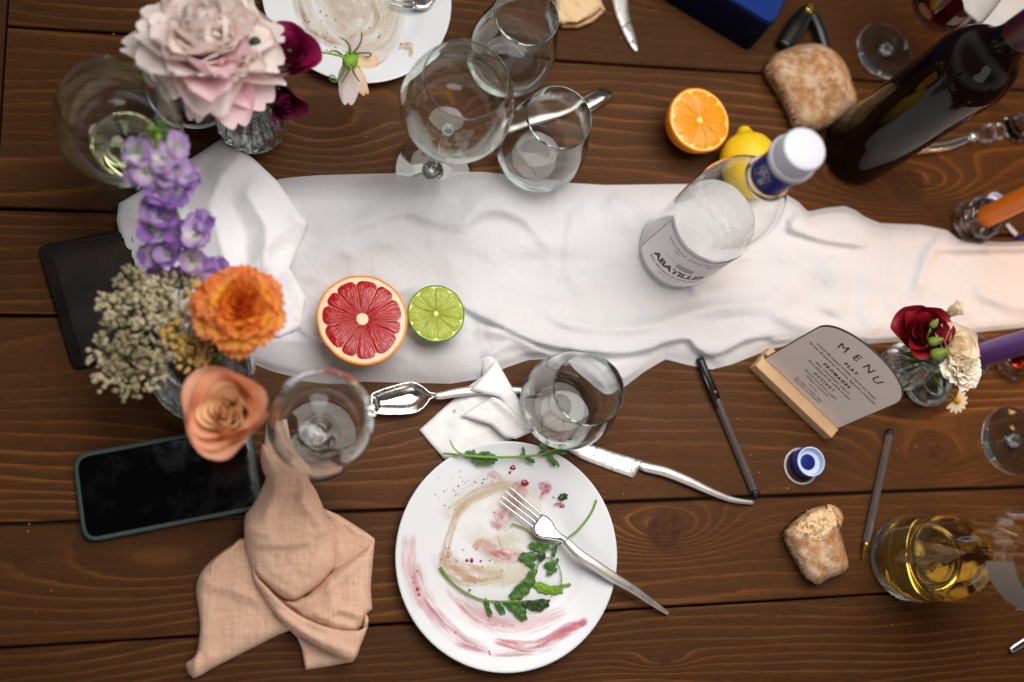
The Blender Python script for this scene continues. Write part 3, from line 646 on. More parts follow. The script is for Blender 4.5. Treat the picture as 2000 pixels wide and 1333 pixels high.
build('bowl', puff([(1122, 200), (1140, 186), (1160, 176), (1180, 172), (1193, 178), (1197, 190), (1188, 201), (1170, 212), (1150, 222), (1136, 218)], .0035, .0045, 16, 3.2, .0009, smooth_k=3, power=.8), M['steel'], s2_)
build('handle', pxsweep([(975, 262), (1010, 246), (1050, 234), (1090, 224), (1132, 205)], [.004, .006, .007, .007, .006], [10, 15, 17, 14, 10], [.0012, .0014, .0015, .0015, .0013], 12, 6), M['satin'], s2_)
f2 = thing('fork', 'shiny fork on the sauce plate at the top, only its tines and head in view', 'fork', P(830, -5, .01), 'forks')
build('head', puff([(812, -30), (850, -40), (852, -5), (846, 8), (838, 16), (828, 19), (812, 17), (806, 5), (804, -12)], .014, .0018, 8, 3, .001, smooth_k=3), M['steel'], f2)
for k in range(4):
    y = -18+k*10; build('tine', pxsweep([(757, y-6-abs(1.5-k)), (785, y+1), (810, y+4)], [.0125, .0125, .0145], [2, 5, 6], [.0006, .0010, .0010], 8), M['steel'], f2)
build('handle', pxsweep([(848, -20), (880, -60), (930, -120)], [.016, .019, .016], [14, 18, 18], [.002, .002, .002], 10, 5), M['satin'], f2)
f3 = build('cutlery_handle', pxsweep([(1974, 1271), (1990, 1260), (2030, 1238), (2090, 1210)], [.004, .006, .008, .006], [10, 13, 16, 14], [.0015, .0018, .002, .002], 12, 6), M['steel'])
tag(f3, 'tip of a silver cutlery handle at the bottom right corner', 'cutlery')

# ------------------------------------------------------------------ glassware
def sm(prof, k=5): return [tuple(p) for p in spl(prof, k)]
def wine_glass(px, py, h, rb, rr, rf, label, group, mat='glass', fill=None, fmat=None, foot_only=False):
    c = P(px, py, .001); c.z = 0
    t = thing('wine_glass', label, 'wine glass', c, group)
    s0 = h*.50; th = .0009
    out = sm([(.0042, s0), (rb*.42, s0+.006), (rb*.80, s0+h*.10), (rb, s0+h*.22), (rb*.96, s0+h*.33), ((rb+rr)/2, s0+h*.42), (rr, h)], 6)
    inn = [(max(r-th, 0), z) for r, z in out[2:]][::-1]
    inn = [(out[-1][0]-th*.5, h+.0005)]+inn
    bb = [p for p in inn if p[1] > s0+.0055]+[(.006, s0+.0045), (.0001, s0+.004)]
    prof = [(.0036, s0-.004)]+out+bb
    build('bowl', lathe(prof, c, 64), M[mat], t)
    st = sm([(.0036, s0-.004), (.0026, s0-.014), (.0023, h*.28), (.0026, .014), (.0045, .006), (.010, .0035)], 4)
    build('stem', lathe(([(.0001, s0-.0041)]+st+[(.0101, .0033), (.0001, .0033)])[::-1], c, 24), M[mat], t)
    ft = [(.0001, .0031), (.010, .0032), (rf*.5, .0022), (rf*.9, .0014), (rf-.0004, .0013), (rf, .0009), (rf-.0004, .0004), (.012, .0004), (.0001, .0009)]
    build('foot', lathe(ft[::-1], c, 64), M[mat], t)
    if fill:
        lv = [(max(r-th-.0003, .0002), z+.0004) for r, z in out if s0+.0045 < z < s0+fill]
        build('wine', lathe([(.0001, lv[0][1])]+lv+[(.0001, lv[-1][1])], c, 48), M[fmat], t)
    return t
WG = 'wine glasses'
wine_glass(620, 861, .172, .0392, .0290, .0368, 'empty stemmed wine glass with its foot on the peach napkin, left of the spoon', WG)
wine_glass(845, 335, .190, .0452, .0325, .0375, 'largest empty wine glass, between the sauce plate and the empty tumblers', WG, 'glass_green')
wine_glass(282, 368, .1765, .0452, .0335, .034, 'wine glass with a last sip of white wine, behind the purple stock', WG, 'glass_green', .012, 'pale_wine')
wine_glass(1727, 100, .160, .040, .029, .0325, 'wine glass with red dregs whose bowl is cut off at the top right', WG, 'glass', .014, 'red_wine')
wine_glass(1975, 861, .172, .040, .030, .0345, 'wine glass at the right edge of which mainly the foot shows', WG)
def tumbler(px, py, k, label, fill=None):
    c = P(px, py, .003); c.z = 0; t = thing('tumbler', label, 'tumbler', c, 'stemless tumblers')
    out = sm([(.0001, .0003), (.020*k, .0003), (.027*k, .0022), (.036*k, .010), (.0415*k, .024), (.0425*k, .037), (.0405*k, .055), (.0350*k, .078), (.0296*k, .100)], 5)
    inn = sm([(.0290*k, .1003), (.0340*k, .078), (.0394*k, .055), (.0413*k, .037), (.0398*k, .025), (.033*k, .0135), (.024*k, .0088), (.012*k, .0068), (.0001, .0066)], 5)
    build('glass_body', lathe(out+inn, c, 72), M['glass'], t)
    if fill:
        w = [p for p in inn if p[1] < fill]; w = [(max(r-.0003, .0001), z+.0004) for r, z in w]
        build('wine', lathe([(.0001, w[0][1])]+w, c, 48), M['red_wine'], t)
tumbler(1092, 794, 1.0, 'empty rounded tumbler between the white paper and the runner, nearest the plate')
tumbler(1042, 312, .97, 'empty rounded tumbler with the spoon handle seen behind it')
tumbler(985, 131, .97, 'empty rounded tumbler between the sauce plate and the bread slice, touching the top edge')
tumbler(384, 190, .93, 'tumbler of red wine hidden under the pink peony', .05)

# ------------------------------------------------------------------ linen napkin
ln = thing('linen_napkin', 'peach linen napkin tied in a loose knot, below the stemmed glass and the phone', 'napkin', P(560, 1120))
def L(name, poly, z0, bulge, edge, cre=(), amp=.0012, sd=0, thick=.0008, sp=4.5, **k):
    return build(name, puff(poly, z0, bulge, edge, sp, thick, amp, .03, facet(cre) if cre else None, seed=sd, **k), M['linen'], ln)
L('tail', [(480, 1050), (455, 1064), (425, 1085), (402, 1106), (388, 1128), (383, 1152), (386, 1180), (391, 1215), (389, 1250), (383, 1279), (372, 1290), (362, 1300), (378, 1325), (410, 1308), (455, 1285), (505, 1260), (545, 1240), (566, 1232), (585, 1215), (575, 1180), (540, 1150), (505, 1110)], .002, .010, 26,
  [([(405, 1138), (450, 1150), (500, 1170)], .006, 22), ([(384, 1282), (381, 1322)], .004, 12), ([(392, 1120), (396, 1200), (384, 1290)], .003, 26), ([(560, 1225), (470, 1240), (390, 1310)], .002, 30)], sd=2, smooth_k=2)
L('inner_fold', [(480, 1054), (452, 1070), (425, 1090), (412, 1108), (414, 1128), (430, 1138), (455, 1146), (480, 1153), (500, 1164), (494, 1120)], .0135, -.004, 12, sd=3, smooth_k=2)
L('lower_tip', [(560, 1226), (580, 1245), (590, 1270), (597, 1309), (640, 1302), (688, 1293), (700, 1250), (660, 1225), (600, 1210)], .002, .006, 18, [([(575, 1230), (592, 1262), (598, 1300)], .004, 12)], sd=4)
L('right_band_back', [(628, 992), (660, 1005), (690, 1024), (718, 1042), (732, 1053), (727, 1066), (700, 1095), (670, 1112), (650, 1120), (640, 1060)], .008, .004, 18, [([(640, 1000), (700, 1040), (728, 1052)], .003, 10)], sd=5)
L('right_band', [(732, 1054), (729, 1090), (727, 1110), (724, 1150), (727, 1190), (712, 1203), (708, 1222), (690, 1240), (640, 1236), (590, 1210), (548, 1172), (575, 1172), (600, 1164), (625, 1140), (655, 1112), (680, 1098), (705, 1080)], .010, .012, 26,
  [([(600, 1172), (640, 1150), (700, 1090)], .006, 22), ([(690, 1225), (650, 1215), (620, 1200)], .004, 12), ([(625, 1208), (665, 1190), (712, 1205)], .006, 14), ([(640, 1130), (650, 1180)], .004, 20)], sd=6)
L('cross_band', [(488, 1085), (494, 1110), (506, 1130), (525, 1150), (560, 1185), (600, 1210), (650, 1228), (690, 1232), (709, 1228), (712, 1200), (719, 1205), (718, 1225), (704, 1262), (690, 1292), (660, 1282), (620, 1262), (575, 1235), (545, 1208), (515, 1165), (496, 1130)], .016, .009, 13,
  [([(500, 1120), (550, 1180), (620, 1222), (700, 1232)], .006, 10), ([(540, 1195), (610, 1245), (690, 1275)], .003, 14)], sd=7, smooth_k=2)
L('main_loop', [(512, 868), (509, 900), (515, 925), (519, 935), (508, 960), (492, 990), (480, 1005), (477, 1030), (479, 1060), (485, 1085), (492, 1105), (505, 1128), (530, 1152), (552, 1168), (575, 1172), (600, 1160), (625, 1142), (650, 1113), (656, 1095), (657, 1060), (654, 1030), (640, 1010), (630, 988), (618, 960), (604, 938), (598, 925), (560, 905), (540, 880), (530, 820), (555, 818), (566, 826), (560, 850), (545, 900)][:26]+[(560, 900), (530, 878)], .014, .019, 48,
  [([(600, 940), (590, 980), (635, 1030)], .007, 22), ([(480, 1030), (540, 1050), (620, 1040)], .006, 34), ([(490, 1105), (530, 1140), (575, 1165)], .004, 12), ([(500, 1062), (560, 1066), (600, 1058)], .004, 12), ([(530, 900), (540, 960), (520, 1010)], .004, 22)], amp=.0018, sd=8, smooth_k=2)
L('upper_end', [(520, 822), (556, 818), (562, 850), (575, 890), (590, 925), (560, 930), (530, 920), (514, 900), (516, 860)], .0022, .004, 14, sd=9)

# ------------------------------------------------------------------ phone and tray
def rounded(c4, r, k=6):
    c4 = [np.array(p, float) for p in c4]; out = []; n = len(c4)
    for i in range(n):
        a, b_, c_ = c4[i-1], c4[i], c4[(i+1) % n]; d1 = (a-b_)/np.hypot(*(a-b_)); d2 = (c_-b_)/np.hypot(*(c_-b_))
        for t_ in np.linspace(0, 1, k): out.append(tuple((1-t_)**2*(b_+d1*r)+2*t_*(1-t_)*b_+t_*t_*(b_+d2*r)))
    return out
def inset(poly, d):
    p = np.array(poly, float); c_ = p.mean(0); n = len(p); out = []
    A = sum(p[i][0]*p[(i+1) % n][1]-p[(i+1) % n][0]*p[i][1] for i in range(n)); sg = 1 if A > 0 else -1
    for i in range(n):
        t_ = p[(i+1) % n]-p[i-1]; t_ /= np.hypot(*t_)+1e-9; out.append(tuple(p[i]+sg*d*np.array([-t_[1], t_[0]])))
    return out
def prism(poly, z0, z1, bev_px=0, bz=.001):
    poly = [tuple(q) for q in poly]
    rings = [[P(x, y, z0) for x, y in poly], [P(x, y, z1-bz) for x, y in poly]]
    if bev_px:
        rings.append([P(x, y, z1-bz*.3) for x, y in inset(poly, bev_px*.35)]); rings.append([P(x, y, z1) for x, y in inset(poly, bev_px)])
    else: rings.append([P(x, y, z1) for x, y in poly])
    n = len(poly); v = [p for r in rings for p in r]; f = []
    for k in range(len(rings)-1):
        for i in range(n): f.append((k*n+i, k*n+(i+1) % n, (k+1)*n+(i+1) % n, (k+1)*n+i))
    f.append(tuple(range(n))[::-1]); f.append(tuple((len(rings)-1)*n+i for i in range(n)))
    a, b_, c_ = v[f[-1][0]], v[f[-1][1]], v[f[-1][2]]
    sn = sum(((v[f[-1][i]].x*v[f[-1][(i+1) % n]].y-v[f[-1][(i+1) % n]].x*v[f[-1][i]].y) for i in range(n)))
    if sn < 0: f = [q[::-1] for q in f]
    return v, f
ph = thing('mobile_phone', 'black-screened phone in a grey-green case lying on the planks', 'phone', P(330, 950))
q4 = rounded([(141, 889), (487, 824), (516, 993), (163, 1062)], 34)
M['case'] = plain('greygreen_silicone', srgb(66, 88, 84), .55, spec=.4, var=.05); t = NT('black_screen'); M['screen'] = t.done(t.pbr(srgb(4, 4, 5), t.ramp(t.noise(t.obj(), 45, 5, .7), [(.42, .05), (.62, .30)]), 0, .35))
build('case', prism(q4, .0003, .0085, 5, .002), M['case'], ph, sharp=40)
build('screen', prism(inset(q4, 8), .0084, .0087, 1.2, .0002), M['screen'], ph, sharp=40)
t = NT('black_leather'); o = t.obj(); M['leather'] = t.done(t.pbr(t.mix(t.ramp(t.noise(o, 26, 5), [(.4, 0.0), (.7, 1)]), srgb(14, 11, 10), srgb(46, 34, 24)), .45, 0, .25, t.bump(t.noise(o, 700, 3), .35, .0005)))
tr_ = thing('leather_folder', 'worn black leather folder partly under the white napkin and the dried flowers', 'folder', P(200, 580))
q5 = rounded([(72, 482), (296, 436), (366, 664), (143, 724)], 20)
build('cover', puff(q5, .0045, .0055, 12, 7, .0042), M['leather'], tr_)
build('raised_panel', puff(rounded([(91, 494), (288, 452), (350, 652), (151, 706)], 12), .0098, .0010, 5, 7, .0004), M['leather'], tr_)

# ------------------------------------------------------------------ citrus
def rind_mat(name, c1, c2):
    t = NT(name); o = t.obj(); return t.done(t.pbr(t.mix(t.noise(o, 40, 4), c1, c2), .38, 0, .45, t.bump(t.vor(o, 900), .5, .0006)))
def pulp_mat(name, c1, c2, c3):
    t = NT(name); o = t.obj(); x, y, z = t.xyz(o)
    ang = t.math('ARCTAN2', y, x); r = t.math('SQRT', t.math('ADD', t.math('MULTIPLY', x, x), t.math('MULTIPLY', y, y)))
    cx = t.n('ShaderNodeCombineXYZ'); t.put(cx.inputs[0], t.math('MULTIPLY', ang, 14)); t.put(cx.inputs[1], t.math('MULTIPLY', r, 150)); 
    v_ = t.vor(cx.outputs[0], 1.0); n_ = t.noise(cx.outputs[0], 1.3, 4, .6)
    c = t.mix(t.ramp(v_, [(.1, 0.0), (.7, 1)]), c1, c2); c = t.mix(t.ramp(n_, [(.52, 0.0), (.70, .8)]), c, c3)
    return t.done(t.pbr(c, .22, 0, .5, t.bump(t.math('ADD', v_, n_), .6, .0009), Subsurface_Weight=.06, Subsurface_Scale=.003))
M['gf_rind'] = rind_mat('grapefruit_rind', srgb(232, 158, 52), srgb(222, 132, 40)); M['gf_pith'] = plain('grapefruit_pith', srgb(250, 212, 178), .6, var=.06, vs=200)
M['gf_pulp'] = pulp_mat('grapefruit_pulp', srgb(190, 22, 28), srgb(156, 10, 20), srgb(206, 52, 48))
M['li_rind'] = rind_mat('lime_rind', srgb(92, 140, 40), srgb(70, 116, 34)); M['li_pith'] = plain('lime_pith', srgb(228, 230, 150), .5, var=.05, vs=200)
M['li_pulp'] = pulp_mat('lime_pulp', srgb(176, 186, 56), srgb(152, 166, 44), srgb(206, 208, 104))
M['or_rind'] = rind_mat('orange_rind', srgb(240, 142, 16), srgb(228, 120, 10)); M['or_pith'] = plain('orange_pith', srgb(252, 214, 120), .5, var=.06, vs=200)
M['or_pulp'] = pulp_mat('orange_pulp', srgb(250, 162, 6), srgb(240, 138, 2), srgb(254, 190, 50))
M['le_rind'] = rind_mat('lemon_rind', srgb(244, 206, 26), srgb(232, 186, 14))
def citrus(name, label, px, py, R, zf, nseg, pith, gap, core, mats, tilt=(0, 0), ell=(1, 1), rot=0, wob=0.0, seed=0):
    c = P(px, py, zf); t = thing(name, label, name.split('_')[0], (c.x, c.y, .002))
    Rm = Matrix.Rotation(tilt[1], 4, Vector((math.cos(tilt[0]), math.sin(tilt[0]), 0)))
    def shp(a): return 1+wob*math.sin(a*2+seed)+wob*.6*math.sin(a*3+seed*2)+.004*math.sin(nseg*a)
    def MX(p): p = Vector((p.x*ell[0], p.y*ell[1], p.z)); return Rm @ p
    H = zf-.002
    prof = [(R*math.sin(a), -H*math.cos(a)**1.0) for a in np.linspace(.001, pi/2, 14)]+[(R*.992, .0006), (R*.965, .0009), (R*.95, .0003), (R*.9, 0)]
    v, f, uv = lathe(prof, (0, 0, 0), 56, wob=lambda a, j, r, z: shp(a)); o = build('rind', ([MX(p)+c for p in v], f, uv), M[mats[0]], t)
    v, f, uv = lathe([(R*.962, .0002), (R*.9, .0006), (.0001, .0006)], (0, 0, 0), 56, wob=lambda a, j, r, z: shp(a)); build('pith', ([MX(p)+c for p in v], f, uv), M[mats[1]], t)
    rr = random.Random(seed)
    cuts = [2*pi*i/nseg+rr.uniform(-.12, .12)+rot for i in range(nseg)]+[2*pi+rot]; cuts[-1] = cuts[0]+2*pi
    for i in range(nseg):
        a0, a1 = cuts[i]+gap/2, cuts[i+1]-gap/2; am = (a0+a1)/2; v = []; f = []; NU, NV = 9, 8
        Ro = R*(1-pith)*rr.uniform(.965, 1.0)
        for iv in range(NV):
            s_ = iv/(NV-1)
            for iu in range(NU):
                u = iu/(NU-1)*2-1
                ro = Ro*(1-.10*abs(u)**5)
                r = core*R+(ro-core*R)*s_
                hw = (a1-a0)/2; off = gap*R*.16*(1-s_)
                a = am+u*hw*(1-min(.6, off/max(r, 1e-4)))
                z = .0008+.0011*((1-abs(u)**6)*min(1, 4*s_*(1-s_)*2.2))+.0003*mnoise.noise(Vector((a*9, r*900, seed)))
                v.append(MX(Vector((r*math.cos(a)*shp(a), r*math.sin(a)*shp(a), z)))+c)
        for iv in range(NV-1):
            for iu in range(NU-1): a = iv*NU+iu; f.append((a, a+NU, a+NU+1, a+1)[::-1])
        o = build('segment', (v, f), M[mats[2]], t, origin=tuple(c)); 
    return t
citrus('grapefruit_half', 'large halved grapefruit with dark red flesh, cut side up on the runner', 708, 624, .0392, .035, 11, .12, .012, .13, ('gf_rind', 'gf_pith', 'gf_pulp'), wob=.016, ell=(.98, 1.03), tilt=(.6, -.10), seed=3)
citrus('lime_half', 'halved lime with pale green flesh touching the grapefruit', 852, 613, .0256, .023, 10, .045, .016, .08, ('li_rind', 'li_pith', 'li_pulp'), wob=.008, seed=5, rot=.3)
citrus('orange_half', 'halved orange, cut side up on bare wood beside the lemon', 1366, 235, .0322, .036, 10, .075, .012, .10, ('or_rind', 'or_pith', 'or_pulp'), wob=.008, seed=8, tilt=(1.0, .14))
le = thing('lemon', 'whole yellow lemon behind the clear water bottle', 'lemon', P(1460, 300))
c = P(1462, 318, .026); d_ = (P(1452, 250, .026)-c).normalized()
pr = sm([(.0001, -.036), (.006, -.034), (.011, -.030), (.022, -.020), (.028, -.004), (.027, .010), (.020, .022), (.011, .028), (.0075, .032), (.005, .036), (.0001, .0375)], 5)
build('fruit', lathe(pr, c, 40, M=d_.to_track_quat('Z', 'Y').to_matrix().to_4x4(), wob=lambda a, j, r, z: 1+.02*math.sin(2*a)+.01*math.sin(5*a+z*90)), M['le_rind'], le)
build('stem_scar', blob(P(1453, 256, .028), .0018, .0018, .0018), M['olive'], le)

# ------------------------------------------------------------------ water bottle
M['label'] = plain('label_paper', srgb(240, 234, 236), .6, var=.03); M['navy'] = plain('navy_plastic', srgb(10, 20, 112), .4, spec=.25, var=.06); M['capwhite'] = plain('white_cap_plastic', srgb(186, 186, 194), .5, var=.03); M['greyprint'] = plain('grey_print', srgb(150, 146, 152), .6, var=.1)
bt = thing('water_bottle', 'clear plastic water bottle with white cap, navy neck band and printed paper label', 'bottle', P(1314, 494, 0))
BC = P(1314, 494); BR = .038
out = sm([(.0001, .004), (.018, .003), (.030, .0012), (.0365, .006), (.0385, .014), (.038, .03), (.0382, .09), (.0385, .13), (.0372, .150), (.0325, .168), (.0250, .183), (.0185, .193), (.0160, .199), (.0150, .206), (.0142, .225), (.0140, .238)], 6)
inn = [(max(r-.0007, .0001), z+.0006*(1 if z < .02 else 0)) for r, z in out][::-1]
build('bottle_body', lathe(out+inn, BC, 72), M['pet'], bt)
build('water', lathe([(.0001, .1003), (.0368, .1003), (.0372, .1006), (.0368, .1007), (.0001, .1007)], BC, 64), M['water'], bt)
build('neck_ring', lathe(sm([(.0150, .1975), (.0185, .199), (.0188, .2005), (.0150, .202)], 4), BC, 48), M['pet'], bt)
build('neck_band', lathe([(.0146, .2045), (.0162, .2045), (.0162, .238), (.0146, .238)], BC, 56), M['navy'], bt, sharp=40)
cap = build('cap', lathe([(.0150, .2375), (.0186, .2375), (.0188, .2395), (.0186, .2425), (.0176, .2432), (.0172, .246), (.0168, .2565), (.0160, .2590), (.0140, .2602), (.0001, .2605)], BC, 64, wob=lambda a, j, r, z: 1+(.006*math.sin(44*a) if .2435 < z < .258 else 0)), M['capwhite'], bt, sharp=35)
PHI = math.atan2(-BC.y, -BC.x)
def on_cyl(v, a0, z0, r): return [Vector((BC.x+r*math.cos(a0+p.x/r), BC.y+r*math.sin(a0+p.x/r), z0+p.y)) for p in v]
def cyl_patch(a0, a1, z0, z1, r, n=40):
    v = []; f = []
    for i in range(n+1):
        a = a0+(a1-a0)*i/n
        for z in (z0, z1): v.append(Vector((BC.x+r*math.cos(a), BC.y+r*math.sin(a), z)))
    for i in range(n): f.append((2*i, 2*i+2, 2*i+3, 2*i+1))
    return v, f
AL0, AL1 = PHI-math.radians(37), PHI+math.radians(113); AC = (AL0+AL1)/2
lb = build('label', cyl_patch(AL0, AL1, .0180, .0965, .0388), M['label'], bt)
b = MB(); e = .0006
for q in (cyl_patch(AL0, AL1, .0180, .0180+e, .03892), cyl_patch(AL0, AL1, .0965-e, .0965, .03892), cyl_patch(AL0, AL0+.016, .018, .0965, .03892, 2), cyl_patch(AL1-.016, AL1, .018, .0965, .03892, 2)): b.add(*q)
build('border', b, M['ink_soft'], lb, smooth=False, origin=wloc(bt))
def ltext(s, size, da, z, space=1.0, mt='ink', off=0.0, xs=1.0, shear=0, name='lettering'):
    v, f = text_mb(s, size, space, off=off, xs=xs, shear=shear)
    f2 = []; build(name, (on_cyl(v, AC+da, z, .03895), f), M[mt], lb, smooth=False, origin=wloc(bt))
ltext('ABATILLES', .0140, -.22, .0480, .98, off=.0005, xs=.86)
ltext('EAU MINERALE NATURELLE', .0044, -.22, .0365, 1.08, off=.0001)
ltext('SOURCE SAINTE-ANNE', .0052, -.14, .0865, 1.25)
ltext('LA PLATE', .0042, -.30, .0245, 1.3, 'greyprint')
ltext('~ Excellence ~', .0055, -.25, .0305, 1.0, 'greyprint', shear=.4)
ltext('GRAND         CRU', .0030, -.16, .0650, 1.3, 'greyprint', xs=1.5)
def lrect(x0, x1, z0, z1, mt='ink', name='emblem_stroke'):
    v = [Vector((x, z, 0)) for x in np.linspace(x0, x1, 8) for z in (z0, z1)]; return on_cyl(v, AC-.16, 0, .03896), [(2*i, 2*i+2, 2*i+3, 2*i+1) for i in range(7)]
b = MB()
b.add(*lrect(-.020, -.014, .0805, .0815)); b.add(*lrect(.014, .020, .0805, .0815)); build('rule', b, M['ink'], lb, smooth=False, origin=wloc(bt))
b = MB(); b.add(*lrect(-.0085, .0085, .0590, .0597)); b.add(*lrect(-.008, .008, .0665, .0672))
for k in range(9): b.add(*lrect(-.008+k*.0019, -.0072+k*.0019, .0597, .0665))
v = [Vector((-.0085, .0672, 0)), Vector((.0085, .0672, 0)), Vector((0, .0712, 0))]; b.add(on_cyl(v, AC-.16, 0, .03896), [(0, 1, 2)])
build('emblem', b, M['ink_soft'], lb, smooth=False, origin=wloc(bt))
# worn grey mark on the neck band
b = MB()
v, f = text_mb('N', .017, off=.0012, shear=.2); a0 = PHI-.35
r_ = .01632; b.add([Vector((BC.x+r_*math.cos(a0+p.x/r_), BC.y+r_*math.sin(a0+p.x/r_), .2175+p.y)) for p in v], f)
v, f, _ = lathe([(.0001, 0), (.0058, 0)], n=20); b.add([Vector((BC.x+r_*math.cos(a0+.05+p.x/r_), BC.y+r_*math.sin(a0+.05+p.x/r_), .2255+p.y*.9)) for p in v], f)
build('band_print', b, M['greyprint'], bt, smooth=False)

# ------------------------------------------------------------------ wine bottles
db = thing('wine_bottle', 'tall dark red-wine bottle whose neck leaves the picture at the right', 'bottle', P(1665, 300, 0))
DC = P(1665, 300)
out = sm([(.0001, .012), (.014, .008), (.028, .001), (.0345, .003), (.0362, .010), (.0364, .03), (.0364, .12), (.0364, .180), (.0355, .195), (.030, .210), (.0205, .223), (.0155, .236), (.0140, .255), (.0135, .290), (.0148, .292), (.0148, .298), (.0135, .300), (.0001, .300)], 5)
build('bottle_body', lathe(out, DC, 72), M['dark_bottle'], db)
M['foil'] = plain('burgundy_foil', srgb(52, 8, 22), .35, var=.1)
build('foil', lathe([(.0141, .246), (.0147, .246), (.0143, .289), (.0154, .291), (.0154, .2985), (.0138, .3012), (.0001, .3012)], DC, 48), M['foil'], db, sharp=40)
cb = thing('wine_bottle', 'clear bottle with a little white wine and a white label at the right edge', 'bottle', P(1768, 1090, 0))
CC = P(1768, 1090)
out = sm([(.0001, .004), (.010, .0035), (.020, .002), (.028, .001), (.036, .001), (.0395, .006), (.0402, .014), (.0402, .05), (.0402, .15), (.039, .175), (.032, .200), (.020, .222), (.015, .24), (.014, .30)], 6)
inn = sm([(.0125, .30), (.0135, .24), (.0185, .222), (.030, .200), (.0372, .175), (.0384, .15), (.0384, .05), (.0384, .016), (.034, .0075), (.026, .0075), (.017, .0085), (.008, .0090), (.0001, .0090)], 6)
build('bottle_body', lathe(out+inn, CC, 72), M['glass'], cb)
wl = [(max(r-.0003, .0001), z+.0003) for r, z in inn[::-1] if z < .072 and r < .0385]
build('wine', lathe([(.0001, .0093)]+wl+[(.0381, .074), (.0376, .0733), (.0001, .0732)], CC, 64), M['white_wine'], cb)
ph2 = math.atan2(-CC.y, -CC.x)
v = []; f = []
for i in range(25):
    a = ph2+.05+1.75*i/24
    for z in (.168, .2): v.append(Vector((CC.x+.0405*math.cos(a), CC.y+.0405*math.sin(a), z)))
f = [(2*i, 2*i+2, 2*i+3, 2*i+1) for i in range(24)]
build('label', (v, f), plain('grey_label', srgb(150, 138, 128), .6, var=.06), cb)

# ------------------------------------------------------------------ bread
def crust_mat(name, c1, c2, flour):
    t = NT(name); o = t.obj(); c = t.mix(t.ramp(t.noise(o, 30, 5, .6), [(.35, 0.0), (.65, 1)]), c1, c2)
    c = t.mix(t.math('MULTIPLY', t.ramp(t.noise(o, 75, 6, .7), [(.42, 0.0), (.60, 1)]), .75), c, flour)
    return t.done(t.pbr(c, .85, 0, .2, t.bump(t.noise(o, 260, 5, .7), .8, .0014)))
M['crust'] = crust_mat('floured_crust', srgb(150, 104, 62), srgb(186, 136, 84), srgb(214, 188, 160)); M['crust2'] = crust_mat('brown_crust', srgb(166, 110, 56), srgb(204, 152, 92), srgb(206, 176, 142))
t = NT('bread_crumb'); o = t.obj(); vv = t.vor(t.map(o, (1, 1, 1)), 320); M['crumb'] = t.done(t.pbr(t.mix(t.noise(o, 140, 5), srgb(244, 216, 176), srgb(226, 184, 134)), .8, 0, .2, t.bump(t.math('ADD', vv, t.noise(o, 500, 4)), .8, .0014), Subsurface_Weight=.1, Subsurface_Scale=.004))
br = thing('bread_roll', 'floured square bread roll leaning beside the dark wine bottle', 'bread', P(1590, 170))
build('crust', puff([(1499, 133), (1512, 108), (1545, 92), (1582, 85), (1612, 90), (1638, 108), (1655, 132), (1664, 160), (1673, 192), (1662, 215), (1640, 235), (1600, 252), (1560, 246), (1545, 215), (1522, 172)], .012, .022, 36, 4.5, .011, .0022, .03, smooth_k=4, seed=3), M['crust'], br)
bc = thing('bread_chunk', 'torn bread end with pale crumb showing, left of the clear bottle', 'bread', P(1598, 1065))
build('crust', puff([(1534, 1042), (1548, 1022), (1566, 1006), (1586, 994), (1608, 988), (1630, 988), (1646, 1006), (1640, 1030), (1645, 1052), (1652, 1080), (1657, 1108), (1640, 1122), (1618, 1130), (1598, 1142), (1580, 1132), (1566, 1112), (1552, 1085), (1540, 1062)], .008, .017, 26, 4, .007, .0024, .05, smooth_k=3, seed=6), M['crust'], bc)
build('crumb', puff([(1548, 1040), (1560, 1020), (1580, 1004), (1600, 996), (1614, 998), (1618, 985), (1626, 992), (1636, 1012), (1636, 1030), (1624, 1040), (1612, 1050), (1600, 1062), (1580, 1058), (1560, 1056)], .020, .0075, 14, 2.6, .004, .0055, .11, seed=9), M['crumb'], bc)
build('torn_edge', puff([(1622, 985), (1640, 996), (1648, 1012), (1642, 1030), (1632, 1016), (1628, 1000)], .021, .005, 6, 2.6, .004, .003, .14, seed=2), M['crust2'], bc)
bs = thing('bread_slice', 'torn bread slice at the top edge between the tumbler and the knife', 'bread', P(1130, 10))
build('crumb', puff([(1084, -30), (1083, 38), (1098, 48), (1126, 46), (1156, 32), (1176, 14), (1182, 20), (1172, -4), (1168, -40)], .010, .008, 12, 4, .004, .003, .06, seed=4), M['crumb'], bs)
build('crust', puff([(1082, 30), (1086, 46), (1100, 54), (1130, 55), (1158, 44), (1180, 24), (1178, 14), (1156, 32), (1126, 46), (1098, 47)], .004, .0055, 6, 3, .004, .0012, .08, seed=5), M['crust2'], bs)

